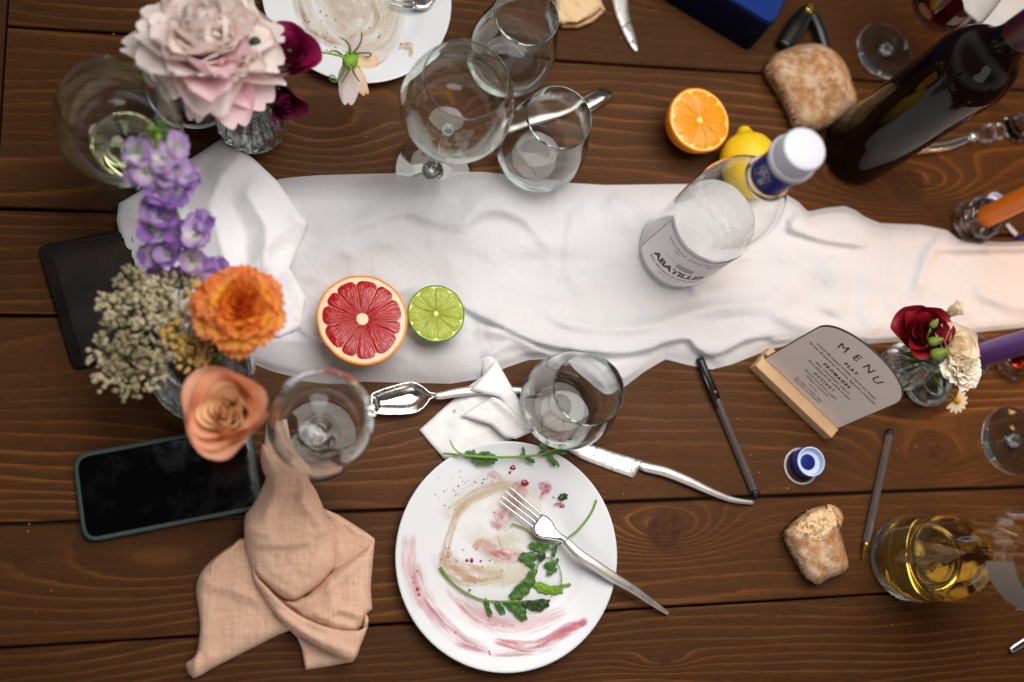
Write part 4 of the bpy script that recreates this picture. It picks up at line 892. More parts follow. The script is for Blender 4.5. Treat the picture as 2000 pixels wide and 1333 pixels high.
# ------------------------------------------------------------------ blue box and corkscrew
M['box_side'] = plain('navy_box_side', srgb(4, 7, 30), .6, spec=.12, var=.05); M['box_top'] = plain('blue_box_lid', srgb(4, 42, 112), .5, spec=.2, var=.05)
C0 = P(1463, 103); e1 = (P(1290, -2)-C0).normalized(); e2 = (P(1512, 38)-C0); e2 = (e2-e1*e2.dot(e1)).normalized()
bx = thing('blue_box', 'blue cardboard box with a brighter lid, cut off by the top edge', 'box', C0+e1*.1+e2*.05)
def rbox(x0, x1, y0, y1, z0, z1, r=.008, k=6):
    pts = []
    for cx, cyy, a0 in ((x1-r, y1-r, 0), (x0+r, y1-r, pi/2), (x0+r, y0+r, pi), (x1-r, y0+r, 1.5*pi)):
        for i in range(k): a = a0+pi/2*i/(k-1); pts.append((cx+r*math.cos(a), cyy+r*math.sin(a)))
    n = len(pts); rings = [(1, z0), (1, z1-.001), (.994, z1)]; v = []; mx, my = (x0+x1)/2, (y0+y1)/2
    for s_, z in rings:
        for x, y in pts: q = C0+e1*(mx+(x-mx)*s_)+e2*(my+(y-my)*s_); v.append(Vector((q.x, q.y, z)))
    f = [(k_*n+i, k_*n+(i+1) % n, (k_+1)*n+(i+1) % n, (k_+1)*n+i) for k_ in range(2) for i in range(n)]+[tuple(range(n))[::-1], tuple(2*n+i for i in range(n))]
    if e1.cross(e2).z < 0: f = [q[::-1] for q in f]
    return v, f
build('carton', rbox(0, .22, 0, .15, .0003, .050), M['box_side'], bx, sharp=40); build('lid', rbox(.0012, .2188, .0012, .1488, .0502, .0545), M['box_top'], bx, sharp=40)
M['black'] = plain('black_plastic', srgb(14, 13, 14), .35, var=.05); M['brass'] = plain('brass', srgb(200, 170, 80), .25, 1, var=.1)
ck = thing('corkscrew', 'black folding corkscrew with a brass tip behind the bread roll', 'corkscrew', P(1570, 60))
build('arm', pxsweep([(1577, 22), (1556, 52), (1530, 92)], [.012, .012, .010], [26, 36, 30], [.005, .006, .005], 14, 6), M['black'], ck)
build('arm', pxsweep([(1588, 28), (1602, 60), (1614, 100)], [.010, .010, .008], [22, 24, 18], [.005, .005, .004], 14, 6), M['black'], ck)
build('brass_tip', pxsweep([(1581, 12), (1574, 26)], [.013, .0135], [14, 22], [.0045, .006], 14, 4), M['brass'], ck)

# ------------------------------------------------------------------ menu card on a wooden block
t = NT('pale_beech'); o = t.obj(); M['beech'] = t.done(t.pbr(t.mix(t.noise(t.map(o, (60, 60, 60)), 1, 4), srgb(224, 186, 142), srgb(204, 162, 118)), .55, 0, .35, t.bump(t.noise(o, 500), .2, .0003)))
M['card'] = plain('card_print_side', srgb(232, 218, 212), .55, var=.02); M['cardedge'] = plain('card_dark_rim', srgb(52, 30, 30), .6, var=.02)
mc = thing('menu_card', 'round-topped printed menu card standing in a pale wooden block', 'menu card', P(1560, 780))
A0, B0 = P(1496, 698, .015), P(1640, 835, .015); ux = (B0-A0); CWD = ux.length; ux.normalize()
upv = (P(1674, 741, .08)-(A0+B0)/2); upv -= ux*upv.dot(ux); upv.normalize(); nrm = ux.cross(upv).normalized()
if nrm.z < 0: nrm = -nrm
fr_ = ux.cross(Vector((0, 0, 1))); fr_ = fr_ if fr_.dot(P(1480, 860)-P(1560, 770)) > 0 else -fr_
def blk(z0, z1, w0, w1):
    a, c_ = Vector((A0.x, A0.y, 0))-ux*.0025, Vector((B0.x, B0.y, 0))+ux*.0005
    return [Vector(((p+fr_*w).x, (p+fr_*w).y, z)) for z in (z0, z1) for p, w in ((a, w0), (c_, w0), (c_, w1), (a, w1))]
def hexa(v): return v, [(0, 3, 2, 1), (4, 5, 6, 7), (0, 1, 5, 4), (1, 2, 6, 5), (2, 3, 7, 6), (3, 0, 4, 7)]
for w0, w1, z1 in ((.0135, .0018, .0145), (-.0022, -.012, .0145), (.0018, -.0022, .010)):
    o = build('block' if w0 > .01 or w0 < 0 else 'slot_floor', hexa(blk(.0003, z1, w0, w1)), M['beech'], mc, smooth=False)
    o.data.update(); bv = o.modifiers.new('bevel', 'BEVEL'); bv.width = .0008; bv.segments = 2
    import bmesh
    bm_ = bmesh.new(); bm_.from_mesh(o.data); bmesh.ops.recalc_face_normals(bm_, faces=bm_.faces); bm_.to_mesh(o.data); bm_.free()
base = A0-upv*.004; HS, HT = .082, .112
out2 = [(0, 0), (CWD, 0), (CWD, HS)]
rc = .010
arc = [(CWD*.5+CWD*.5*math.cos(a), HS+(HT-HS)*math.sin(a)**.85) for a in np.linspace(0.0, pi, 30)]
out2 = [(0, 0), (CWD, 0)]+arc
def on_card(x, y, d): return base+ux*x+upv*y+nrm*d
n = len(out2)
v = [on_card(x, y, -.0007) for x, y in out2]+[on_card(x, y, .0007) for x, y in out2]
f = [tuple(range(n))[::-1], tuple(range(n, 2*n))]+[(i, (i+1) % n, n+(i+1) % n, n+i) for i in range(n)]
build('card_board', (v, f), M['cardedge'], mc, smooth=False)
def shrink(q, d): cx, cyy = CWD/2, HS*.5; return (cx+(q[0]-cx)*(1-d/CWD*2), cyy+(q[1]-cyy)*(1-d/HT*1.6))
face = build('printed_face', ([on_card(*shrink(q, .0007), .00095) for q in out2], [tuple(range(n))]), M['card'], mc, smooth=False)
def ctext(s, size, x, y, space=1.0, mt='ink', off=0, shear=0, xs=1.0):
    v, f = text_mb(s, size, space, off=off, shear=shear, xs=xs)
    build('lettering', ([on_card(CWD*.5+x+p.x, y+p.y, .00115) for p in v], f), M[mt], face, smooth=False, origin=wloc(mc))
# letters of MENU follow the curved top
for ch, x, y, a in (('M', -.0205, .0885, .16), ('E', -.0065, .0915, .05), ('N', .0075, .0915, -.05), ('U', .0205, .0885, -.16)):
    v, f = text_mb(ch, .0128); ca, sa = math.cos(a), math.sin(a)
    build('lettering', ([on_card(CWD*.5+x+p.x*ca-p.y*sa, y+p.x*sa+p.y*ca, .00115) for p in v], f), M['ink'], face, smooth=False, origin=wloc(mc))
ctext('PLAT', .0052, 0, .0760, 1.4, off=.0002)
ctext('Cuisse de canard confite, creme aux cepes', .0042, 0, .0695, 1.0, shear=.25); ctext('Ecrase de pommes de terre, legumes croquants', .0042, 0, .0640, 1.0, shear=.25)
ctext('FROMAGES', .0050, 0, .0560, 1.4, off=.0002); ctext('Brie, camembert, chevre', .0042, 0, .0500, 1.0, shear=.25); ctext('Accompagnes de salade et pain', .0042, 0, .0450, 1.0, shear=.25)
ctext('DESSERT', .0050, 0, .0375, 1.4, 'ink_soft', off=.0001); ctext('Pavlova aux fruits rouges', .0040, 0, .0318, 1.0, 'ink_soft', shear=.25); ctext('Choux, macarons', .0040, 0, .0270, 1.0, 'ink_soft', shear=.25)
ctext('VIN', .0046, 0, .0200, 1.4, 'ink_soft'); ctext('Bordeaux rouge, blanc', .0038, 0, .0150, 1.0, 'ink_soft', shear=.25); ctext('Eau plate et petillante', .0038, 0, .0108, 1.0, 'ink_soft', shear=.25)

# ------------------------------------------------------------------ pens and caps
M['penclear'] = NT('x').m; t = NT('clear_pen_barrel'); M['penclear'] = t.done(t.pbr(srgb(150, 138, 132), .12, 0, .6, Transmission_Weight=.7, IOR=1.3)); M['inkrefill'] = plain('ink_refill', srgb(22, 22, 30), .3)
def pen(label, a, b_, capped, wpx):
    t = thing('ballpoint_pen', label, 'pen', P((a[0]+b_[0])/2, (a[1]+b_[1])/2), 'black ballpoint pens')
    A, B_ = P(*a, .0042), P(*b_, .0042); r = .0037
    def pt(u): return A+(B_-A)*u
    if capped:
        build('cap', sweep([pt(0), pt(.01), pt(.03), pt(.30), pt(.305)], [.0022, .0038, .0043, .0045, .0040], n=14), M['black'], t)
        s_ = (B_-A).cross(Vector((0, 0, 1))).normalized(); build('clip', sweep([pt(.02)+s_*.003+Vector((0, 0, .003)), pt(.2)+s_*.0038+Vector((0, 0, .0035)), pt(.36)+s_*.0040+Vector((0, 0, .0032))], [.0016, .0016, .0012], [.0006, .0006, .0006], 8), M['black'], t)
        build('cap_dot', blob(pt(.255)+Vector((0, 0, .0043)), .0011, .0011, .0005), plain('orange_dot', srgb(240, 120, 40), .4), t)
        build('refill', sweep([pt(.3), pt(.74)], .0028, n=10), M['inkrefill'], t); build('barrel', sweep([pt(.30), pt(.97)], r, n=6), M['penclear'], t, smooth=False)
        build('end_plug', sweep([pt(.955), pt(1.0)], .0036, n=12), M['black'], t)
    else:
        build('end_plug', sweep([pt(0), pt(.035)], .0036, n=12), M['black'], t)
        build('refill', sweep([pt(.22), pt(.86)], .0028, n=10), M['inkrefill'], t); build('barrel', sweep([pt(.02), pt(.86)], r, n=6), M['penclear'], t, smooth=False)
        build('tip_cone', sweep([pt(.86), pt(.88), pt(.96), pt(.985), pt(1.0)], [.0036, .0032, .0014, .0006, .0003], n=12), M['brass'], t)
pen('black-capped clear ballpoint pen pointing from the runner to the knife handle', (1365, 699), (1478, 970), True, 14)
pen('uncapped clear ballpoint pen standing on end against the clear bottle base', (1739, 841), (1684, 1096), False, 14)
M['lightblue'] = plain('light_blue_plastic', srgb(198, 210, 236), .45, var=.04); M['royal'] = plain('royal_blue_plastic', srgb(22, 44, 150), .4, var=.05)
def cap_thing(px, py, label, k=1.0, up=True, ring=True):
    c_ = P(px, py); t = thing('bottle_cap', label, 'bottle cap', c_)
    prof = [(.0001, .0010), (.0125*k, .0010), (.0135*k, .0022), (.0140*k, .012*k), (.0142*k, .0175*k), (.0134*k, .0178*k), (.0128*k, .012*k)]
    build('skirt', lathe([(p[0], p[1]) for p in prof], c_, 40, wob=lambda a, j, r, z: 1+.010*math.sin(30*a)*(.003 < z < .017)), M['royal'], t, sharp=40)
    build('liner', lathe([(.0138*k, .01795*k), (.0127*k, .0179*k), (.0124*k, .015*k), (.0120*k, .0115*k), (.006*k, .0112*k), (.0001, .0112*k)], c_, 40), M['lightblue'], t, sharp=40)
    build('seal', lathe([(.0075*k, .0114*k), (.0072*k, .0122*k), (.006*k, .0123*k), (.0001, .0123*k)], c_, 24), M['navy'], t)
    if ring:
        a = c_+Vector((-.002, -.003, .0012)); q = [a+Vector((.0165*k*math.cos(s_), .0165*k*math.sin(s_), 0)) for s_ in np.linspace(0, 2*pi, 33)]
        build('tamper_ring', sweep(q, .0011, .0011, 8, cap=False), M['capwhite'], t)
cap_thing(1566, 905, 'upturned blue screw cap with its loose white ring, between the two pens')
cap_thing(1928, 405, 'blue and white cap lying behind the orange candle', .8, ring=False)
b2 = thing('blue_clip', 'small blue and clear plastic tag right of the orange candle holder', 'plastic tag', P(1980, 452))
build('strip', pxsweep([(1966, 438), (1978, 452), (1992, 466)], [.002, .003, .002], [8, 10, 8], [.001, .001, .001], 8), M['capwhite'], b2); build('end', blob(P(1990, 463, .003), .004, .003, .003), M['navy'], b2)

# ------------------------------------------------------------------ candles
def wax(name, col): t = NT(name); return t.done(t.pbr(col, .38, 0, .4, Subsurface_Weight=.3, Subsurface_Scale=.01))
M['wax_orange'] = wax('orange_wax', srgb(232, 122, 20)); M['wax_purple'] = wax('purple_wax', srgb(112, 72, 146)); M['wick'] = plain('wick', srgb(30, 24, 20), .9)
def torus(c_, R, r, tw=0, n=40, m_=10, sq=1.0, tilt=(0, 0)):
    v = []; f = []; Rt = Matrix.Rotation(tilt[1], 4, Vector((math.cos(tilt[0]), math.sin(tilt[0]), 0)))
    for i in range(n):
        a = 2*pi*i/n
        for j in range(m_):
            b_ = 2*pi*j/m_; rr = r*(1+.16*math.cos(3*b_+tw*a)) if tw else r
            v.append(Rt @ Vector(((R+rr*math.cos(b_))*math.cos(a), (R+rr*math.cos(b_))*math.sin(a), rr*math.sin(b_)*sq))+Vector(c_))
    for i in range(n):
        for j in range(m_): i2, j2 = (i+1) % n, (j+1) % m_; f.append((i*m_+j, i2*m_+j, i2*m_+j2, i*m_+j2))
    return v, f
def candle(px, py, col, h, label, hlabel, r=.0108, z0=.012):
    c_ = P(px, py); t = thing('candle_holder', hlabel, 'candle holder', c_, 'twisted glass candle holders')
    build('base_ring', torus(c_+Vector((0, 0, .0075)), .0165, .0066, 9), M['glass'], t)
    build('upper_ring', torus(c_+Vector((.001, .001, .0215)), .0155, .0060, 9, tilt=(.5, .22)), M['glass'], t)
    build('cup', lathe([(.0001, .004), (.0105, .004), (.0118, .006), (.0122, .026), (.0112, .026), (.0110, .0105), (.0001, .0105)], c_, 40), M['glass'], t)
    k = thing('taper_candle', label, 'candle', c_+Vector((0, 0, z0)))
    build('wax', lathe(sm([(.0001, z0), (r*.97, z0), (r, z0+.002), (r*.97, z0+h*.9), (r*.8, z0+h-.003), (r*.3, z0+h-.001), (.0001, z0+h-.0015)], 3), c_, 40), M[col], k)
    build('wick', sweep([c_+Vector((0, 0, z0+h-.002)), c_+Vector((.001, 0, z0+h+.008))], .0008, n=6), M['wick'], k)
candle(1893, 440, 'wax_orange', .26, 'orange taper candle rising out of the picture at the right', 'twisted glass holder under the orange candle')
candle(1872, 706, 'wax_purple', .225, 'purple taper candle behind the cream flowers', 'twisted glass holder under the purple candle', .0112)
hd = thing('candle_holder', 'amber glass holder at the right edge below the purple candle', 'candle holder', P(1985, 700), 'twisted glass candle holders')
build('base_ring', torus(P(1985, 700, .0075), .0165, .0064, 9), M['glass'], hd); build('cup', lathe([(.0001, .004), (.0115, .004), (.0122, .026), (.0112, .026), (.0108, .008), (.0001, .008)], P(1985, 700), 32), glass('amber_glass', (.9, .5, .2, 1)), hd)
oh = thing('serving_handle', 'ornate silver handle poking out from behind the dark wine bottle', 'cutlery', P(1870, 280))
build('shaft', pxsweep([(1780, 296), (1815, 291), (1850, 286), (1884, 274), (1896, 270)], [.005, .007, .008, .009, .009], [16, 17, 16, 12, 8], [.003, .0035, .0035, .003, .002], 10, 5), M['steel'], oh)
build('ball', blob(P(1898, 269, .0095), .0058, .0058, .0058, 14, 9), M['steel'], oh)
build('crystal_knob', lathe(sm([(.0001, 0), (.005, .001), (.009, .005), (.0105, .010), (.008, .014), (.005, .017), (.0085, .021), (.0085, .026), (.005, .030), (.0001, .031)], 3), P(1912, 264, .010), 8, M=(P(1955, 256, .012)-P(1912, 264, .010)).normalized().to_track_quat('Z', 'Y').to_matrix().to_4x4()), M['glass'], oh, smooth=False)
cs = thing('crystal_stopper', 'faceted crystal stopper at the right edge beside the ornate silver handle', 'stopper', P(1985, 250))
build('facets', lathe([(.0001, 0), (.010, 0), (.016, .008), (.013, .018), (.006, .024), (.010, .032), (.012, .040), (.006, .048), (.0001, .049)], P(1975, 256), 8), M['glass'], cs, smooth=False)

# ------------------------------------------------------------------ flowers
def petal_mat(name, base, tip, edge=None, transl=.35, rough=.55, vein=.15, rest=0):
    t = NT(name); u, v_, _ = t.xyz(t.uv()); o = t.obj()
    k = t.math('ADD', v_, t.math('MULTIPLY', t.math('SUBTRACT', t.noise(t.map(t.uv(), (9, 2.2, 1), (0, 0, 0)), 1, 4), .5), .5))
    c = t.mix(t.ramp(k, [(.15, 0.0), (.75, 1)]), base, tip)
    if edge:
        e_ = t.math('MULTIPLY', t.math('SUBTRACT', u, .5), 2); e_ = t.math('MAXIMUM', t.math('ABSOLUTE', e_), v_)
        e_ = t.math('ADD', e_, t.math('MULTIPLY', t.math('SUBTRACT', t.noise(t.uv(), 12, 3), .5), .25))
        c = t.mix(t.ramp(e_, [(.82, 0.0), (.99, .9)]), c, edge)
    ve = t.noise(t.map(t.uv(), (40, 2, 1)), 1, 3)
    c = t.mix(t.math('MULTIPLY', t.ramp(ve, [(.4, 1.0), (.6, 0.0)]), vein), c, base)
    b_ = t.n('ShaderNodeBsdfTranslucent'); t.put(b_.inputs[0], c)
    return t.done(t.mixsh(transl, t.pbr(c, rough, 0, .3, t.bump(ve, .35, .0006)), b_.outputs[0]))
def petal(W_, L_, a0, a1, cup=.35, ruf=0, k=3, ph=0, r0=0.001, tipf=.6, nu=9, nv=9, frill=0, seed=0, curl=0, notch=0):
    """blade of a petal, base at the axis; angles from vertical; returns mesh data in flower space (axis +Z, petal toward +Y)"""
    v = []; uv = []; y, z = r0, 0.0; py_, pz_ = y, z
    for j in range(nv):
        s_ = j/(nv-1); a = a0+(a1-a0)*s_+curl*max(0, s_-.72)**2*12
        if j: y += math.sin(a)*L_/(nv-1); z += math.cos(a)*L_/(nv-1)
        w = W_*(math.sin(pi*min(1, .10+.60*s_**.8))**.8)*(1-max(0, s_-.62)**2*tipf*4)
        ny, nz = -math.cos(a), math.sin(a)
        for i in range(nu):
            u = i/(nu-1)*2-1
            lift = cup*w*(u*u)+ruf*s_**1.5*math.sin(k*u*pi+ph)*(.35+abs(u))+(frill*math.sin(13*u+seed*3+s_)*max(0, s_-.6)*2.4)
            back = -(abs(u)**2.6)*L_*.20*s_+notch*L_*.10*max(0, 1-abs(u)*3)*(s_ > .9)*-1
            if frill and j == nv-1: back += frill*1.3*math.sin(23*u+seed)
            v.append(Vector((u*w*(1-.12*cup), y+ny*lift+math.sin(a)*back, z+nz*lift+math.cos(a)*back))); uv.append(((u+1)/2, s_))
    f = [(j*nu+i, j*nu+i+1, (j+1)*nu+i+1, (j+1)*nu+i) for j in range(nv-1) for i in range(nu-1)]
    return v, f, uv
def flower(name, label, cat, c, axis, specs, mat, M2=None, scale=1.0, group=None, spin=0):
    """specs: list of (phi, petal kwargs, base offset z)"""
    t = thing(name, label, cat, c, group); Q = Vector(axis).normalized().to_track_quat('Z', 'Y').to_matrix().to_4x4()
    for i, (phi, kw, bz) in enumerate(specs):
        v, f, uv = petal(**kw); R_ = Q @ Matrix.Rotation(phi+spin, 4, 'Z')
        mt = mat[i % len(mat)] if isinstance(mat, (list, tuple)) else mat
        build('petal', ([R_ @ (p*scale+Vector((0, 0, bz*scale)))+Vector(c) for p in v], f, uv), mt, t)
    return t, Q
GA = 2.39996
def stemline(t, a, b_, r, mt='stem', mid=None):
    pts = [a, mid, b_] if mid is not None else [a, b_]; build('stem', sweep(spl(pts, 6), r, n=8), M[mt], t)
def sepal(t, c, Q, n, L_, W_, a, mt='olive'):
    for i in range(n):
        v, f, uv = petal(W_, L_, a, a+.5, .2, nu=5, nv=5, tipf=1.0); R_ = Q @ Matrix.Rotation(2*pi*i/n, 4, 'Z'); build('sepal', ([R_ @ p+Vector(c) for p in v], f, uv), M[mt], t)
rd = random.Random(11); M['budgreen'] = leaf_mat('bud_green', srgb(134, 160, 60), srgb(96, 130, 44))
# vases first
t = NT('ribbed_glass'); 
def vase(px, py, prof, ribs, label, amp=.05, stems=()):
    c_ = P(px, py); t = thing('glass_vase', label, 'vase', c_, 'small glass vases')
    out = sm(prof, 5); inn = [(max(r-.0016, .0001), z+(.004 if z < .01 else 0)) for r, z in out][::-1]
    build('vase_body', lathe(out+inn, c_, 96, wob=lambda a, j, r, z: 1+(amp*math.sin(ribs*a)*(.01 < z < .06) if j < len(out) and ribs else 0)), M['glass'], t)
    w = [(max(r-.0030, .0002), z+.0055) for r, z in out if z < prof[-1][1]*.55]
    build('water', lathe([(.0001, w[0][1])]+w+[(.0001, w[-1][1])], c_, 40), M['water'], t)
    return c_
V1 = vase(494, 246, [(.0001, .002), (.022, .0005), (.029, .004), (.031, .018), (.0315, .034), (.027, .048), (.019, .058), (.018, .068), (.021, .076)], 18, 'ribbed glass vase of water holding the pink peony')
V2 = vase(402, 742, [(.0001, .002), (.024, .0005), (.036, .008), (.042, .028), (.041, .048), (.032, .066), (.022, .076), (.021, .086), (.024, .093)], 0, 'round clear glass vase holding the orange carnation and peach rose', 0)
V3 = vase(1745, 722, [(.0001, .002), (.016, .0005), (.021, .004), (.0225, .018), (.0215, .032), (.0150, .046), (.0130, .056), (.0165, .066)], 16, 'small ribbed bud vase behind the menu card', .05)
V4 = vase(1800, 752, [(.0001, .002), (.015, .0005), (.021, .003), (.023, .010), (.021, .018), (.014, .022)], 0, 'low clear glass cup under the cream carnation', 0)
def rim(V, h): return V+Vector((0, 0, h))
# peony
M['peony'] = petal_mat('peony_blush', srgb(250, 216, 208), srgb(254, 244, 238), None, .4); M['peony2'] = petal_mat('peony_pink', srgb(240, 182, 194), srgb(248, 216, 220), None, .35); M['peony_c'] = petal_mat('peony_cream', srgb(244, 216, 176), srgb(248, 234, 226), None, .4)
pc = P(415, 112, .135); sp_ = []; pm = []
for i in range(84):
    q = i/83; k = q**.8
    sp_.append((i*GA+rd.uniform(-.3, .3), dict(W_=.011+.013*k+rd.uniform(-.003, .004), L_=.027+.028*k+rd.uniform(-.007, .007), a0=.05+1.22*k+rd.uniform(-.25, .25), a1=-.30+1.95*k+rd.uniform(-.7, .6), cup=rd.uniform(.15, .65), ruf=rd.uniform(.001, .0034), k=rd.choice((1, 2, 2, 3)), ph=rd.uniform(0, 6), tipf=rd.uniform(.3, .9), frill=.0007, seed=i, notch=rd.choice((0, 0, 1))), .010*(1-k)))
    pm.append(M['peony_c'] if q < .12 else (M['peony'] if rd.random() < .8 or q < .5 else M['peony2']))
pe, Q = flower('peony', 'big blush pink peony in full bloom at the top left', 'flower', pc, (-.10, .22, 1), sp_, pm, scale=1.12)
for i in range(26):
    a = rd.uniform(0, 6.28); r = rd.uniform(0, .006); h_ = rd.uniform(.012, .019)
    build('stamen', sweep([pc+Q @ Vector((r*.3*math.cos(a), r*.3*math.sin(a), .004)), pc+Q @ Vector((r*math.cos(a), r*math.sin(a), h_))], [.0003, .0009], n=5), plain('stamen_yellow', srgb(236, 176, 50), .6) if i == 0 else bpy.data.materials['stamen_yellow'], pe)
for i, (x, y, w, l, a_) in enumerate([(445, 190, .021, .050, -2.9), (500, 185, .022, .046, -2.5), (395, 180, .013, .044, 2.75), (300, 100, .020, .042, 1.6), (545, 60, .020, .044, -1.25), (285, 40, .014, .040, 1.2)]):
    s0_ = P(x, y, .135); out_ = Vector((s0_.x-pc.x, s0_.y-pc.y, 0)).normalized(); phi = math.atan2(out_.y, out_.x)-pi/2
    v, f, uv = petal(w, l, 1.0, 1.95, .45, .0015, 1, i, nu=11, nv=10, tipf=.4, notch=1); R_ = Matrix.Rotation(phi, 4, 'Z')
    build('petal', ([R_ @ p+pc+out_*.012+Vector((0, 0, -.004)) for p in v], f, uv), M['peony2'] if i in (0, 1, 4) else M['peony'], pe)
sepal(pe, pc, Q, 5, .022, .007, 1.4); stemline(pe, pc, V1+Vector((0, 0, .012)), .0022)
# spiral flowers
def spiral_specs(n, W0, W1, L0, L1, A0_, A1_, seed, cup=.7, curl=.0, ruf=.0006, frill=0, tipf=.35, closed=-.55, ang=GA):
    r = random.Random(seed); o = []
    for i in range(n):
        q = i/(n-1); o.append((i*ang+r.uniform(-.15, .15), dict(W_=W0+(W1-W0)*q, L_=L0+(L1-L0)*q, a0=A0_[0]+(A0_[1]-A0_[0])*q+r.uniform(-.04, .04), a1=A1_[0]+(A1_[1]-A1_[0])*q+r.uniform(-.08, .08), cup=cup*(1-.35*q), ruf=ruf*(.3+q), k=r.choice((1, 2)), ph=r.uniform(0, 6), r0=.0008+.0022*q, curl=curl*q, tipf=tipf, frill=frill, seed=i, nu=11, nv=11), .004*(1-q)))
    return o
M['lisi'] = petal_mat('burgundy_petal', srgb(96, 6, 44), srgb(138, 12, 70), None, .12, .6, .2); M['lisi_d'] = petal_mat('dark_burgundy_petal', srgb(60, 6, 26), srgb(92, 8, 44), None, .1, .6)
lc = P(563, 122, .128); li, Q = flower('lisianthus', 'burgundy spiral-petalled lisianthus in front of the sauce plate', 'flower', lc, (.05, -.02, 1), spiral_specs(15, .007, .019, .016, .026, (.10, .75), (-.15, 1.15), 3, .85, .2, ang=2.2, tipf=.3), M['lisi'], scale=1.1, group='burgundy lisianthus')
build('pistil', blob(lc+Q @ Vector((.001, 0, .016)), .0022, .0022, .003, 8, 6), M['stem'], li); stemline(li, lc, V1+Vector((.004, 0, .02)), .0016)
lc2 = P(540, 178, .105); l2, Q = flower('lisianthus', 'half-closed dark burgundy bloom hanging below the open lisianthus', 'flower', lc2, (.3, -.75, .5), spiral_specs(8, .008, .013, .022, .028, (.05, .35), (.0, .5), 5, 1.0), M['lisi_d'], scale=1.12, group='burgundy lisianthus'); stemline(l2, lc2, V1+Vector((.004, .003, .03)), .0014)
bd_ = thing('flower_bud', 'small green bud between the peony and the burgundy lisianthus', 'flower bud', P(499, 84, .16)); build('bud', blob(P(499, 84, .16), .0044, .0044, .0068, 10, 8, .1, 200, M=Matrix.Rotation(.3, 4, 'X')), M['olive'], bd_); stemline(bd_, P(499, 90, .157), V1+Vector((0, 0, .03)), .0010)
# cosmos seen from behind
M['cosmos'] = petal_mat('cosmos_white', srgb(236, 210, 200), srgb(240, 226, 222), None, .45); M['cosmos_y'] = petal_mat('cosmos_cream', srgb(240, 222, 170), srgb(244, 216, 190), srgb(236, 170, 110), .4)
co = thing('cosmos', 'drooping white cosmos seen from behind, over the sauce plate', 'flower', P(682, 118, .10)); cc = P(684, 118, .10)
build('calyx', blob(cc, .0062, .0070, .004, 14, 9, .55, 330), M['lime_leaf'], co)
def dirpx(x, y, z): return (P(x, y, z)-cc)
for (x, y, z, w, mt) in ((680, 198, .088, .0088, 'cosmos'), (712, 180, .086, .0065, 'cosmos_y'), (735, 120, .094, .0068, 'cosmos_y'), (750, 106, .090, .0085, 'cosmos'), (700, 74, .090, .006, 'cosmos'), (666, 160, .084, .005, 'cosmos')):
    d_ = dirpx(x, y, z); v, f, uv = petal(w, d_.length, 0, 0, .25, .0008, 2, x, nu=9, nv=9, tipf=.1, notch=1, frill=.0003, seed=x)
    Qd = d_.to_track_quat('Z', 'Y').to_matrix().to_4x4(); v2 = [Qd @ p for p in v]; build('petal', ([p+cc+d_*.12 for p in v2], f, uv), M[mt], co)
for pts in ([(684, 108), (683, 92), (675, 80), (665, 74)], [(690, 104), (700, 92), (706, 78), (706, 62)], [(672, 112), (660, 102), (650, 100), (643, 102)], [(694, 106), (710, 104), (724, 105), (722, 111), (712, 112)], [(675, 130), (668, 145), (660, 158), (650, 160), (643, 152), (648, 148), (655, 152), (652, 158)], [(688, 134), (694, 148), (702, 160)], [(684, 134), (676, 148), (668, 162)]):
    q = spl([(a, b_, .103) for a, b_ in pts], 5); build('bract', sweep([P(*a) for a in q], [.0010, .0005], n=6), M['leaf'], co)
build('stem', sweep([P(*a) for a in spl([(676, 114, .102), (655, 107, .106), (620, 104, .11), (570, 120, .10), (520, 200, .07), (505, 238, .02)], 6)], .0011, n=6), M['stem'], co)

# stock spike, carnation, rose, dried umbels
M['stock'] = petal_mat('lilac_petal', srgb(222, 200, 222), srgb(180, 142, 206), None, .35, .55, .3); M['stock_d'] = petal_mat('violet_petal', srgb(140, 104, 170), srgb(156, 116, 190), None, .3); M['stock_w'] = petal_mat('lilac_white_petal', srgb(234, 230, 222), srgb(194, 158, 214), None, .35)
st = thing('stock_flower', 'tall lilac stock spike with a green bud tip, over the white napkin', 'flower', P(390, 560, .06))
axis = [(400, 600, .07), (372, 520, .10), (352, 440, .125), (325, 360, .15), (306, 290, .17), (308, 250, .18)]
ax_ = spl(axis, 8); build('stem', sweep([P(*a) for a in ax_]+[], [.0022, .0014], n=8), M['stem'], st)
flo = [(382, 462, .135, 1), (292, 448, .130, 1), (345, 385, .150, 0), (272, 300, .165, 2), (322, 310, .168, 2), (352, 372, .150, 0), (318, 425, .138, 0), (345, 335, .155, 0), (284, 338, .158, 2), (308, 375, .150, 0), (330, 500, .118, 0), (376, 510, .118, 1), (300, 500, .112, 0), (400, 530, .105, 0), (350, 548, .10, 1), (310, 545, .10, 0), (392, 440, .13, 0), (300, 410, .138, 0), (340, 290, .168, 2), (270, 340, .15, 2), (425, 530, .10, 0), (368, 350, .15, 0), (348, 458, .128, 0), (330, 345, .155, 2)]
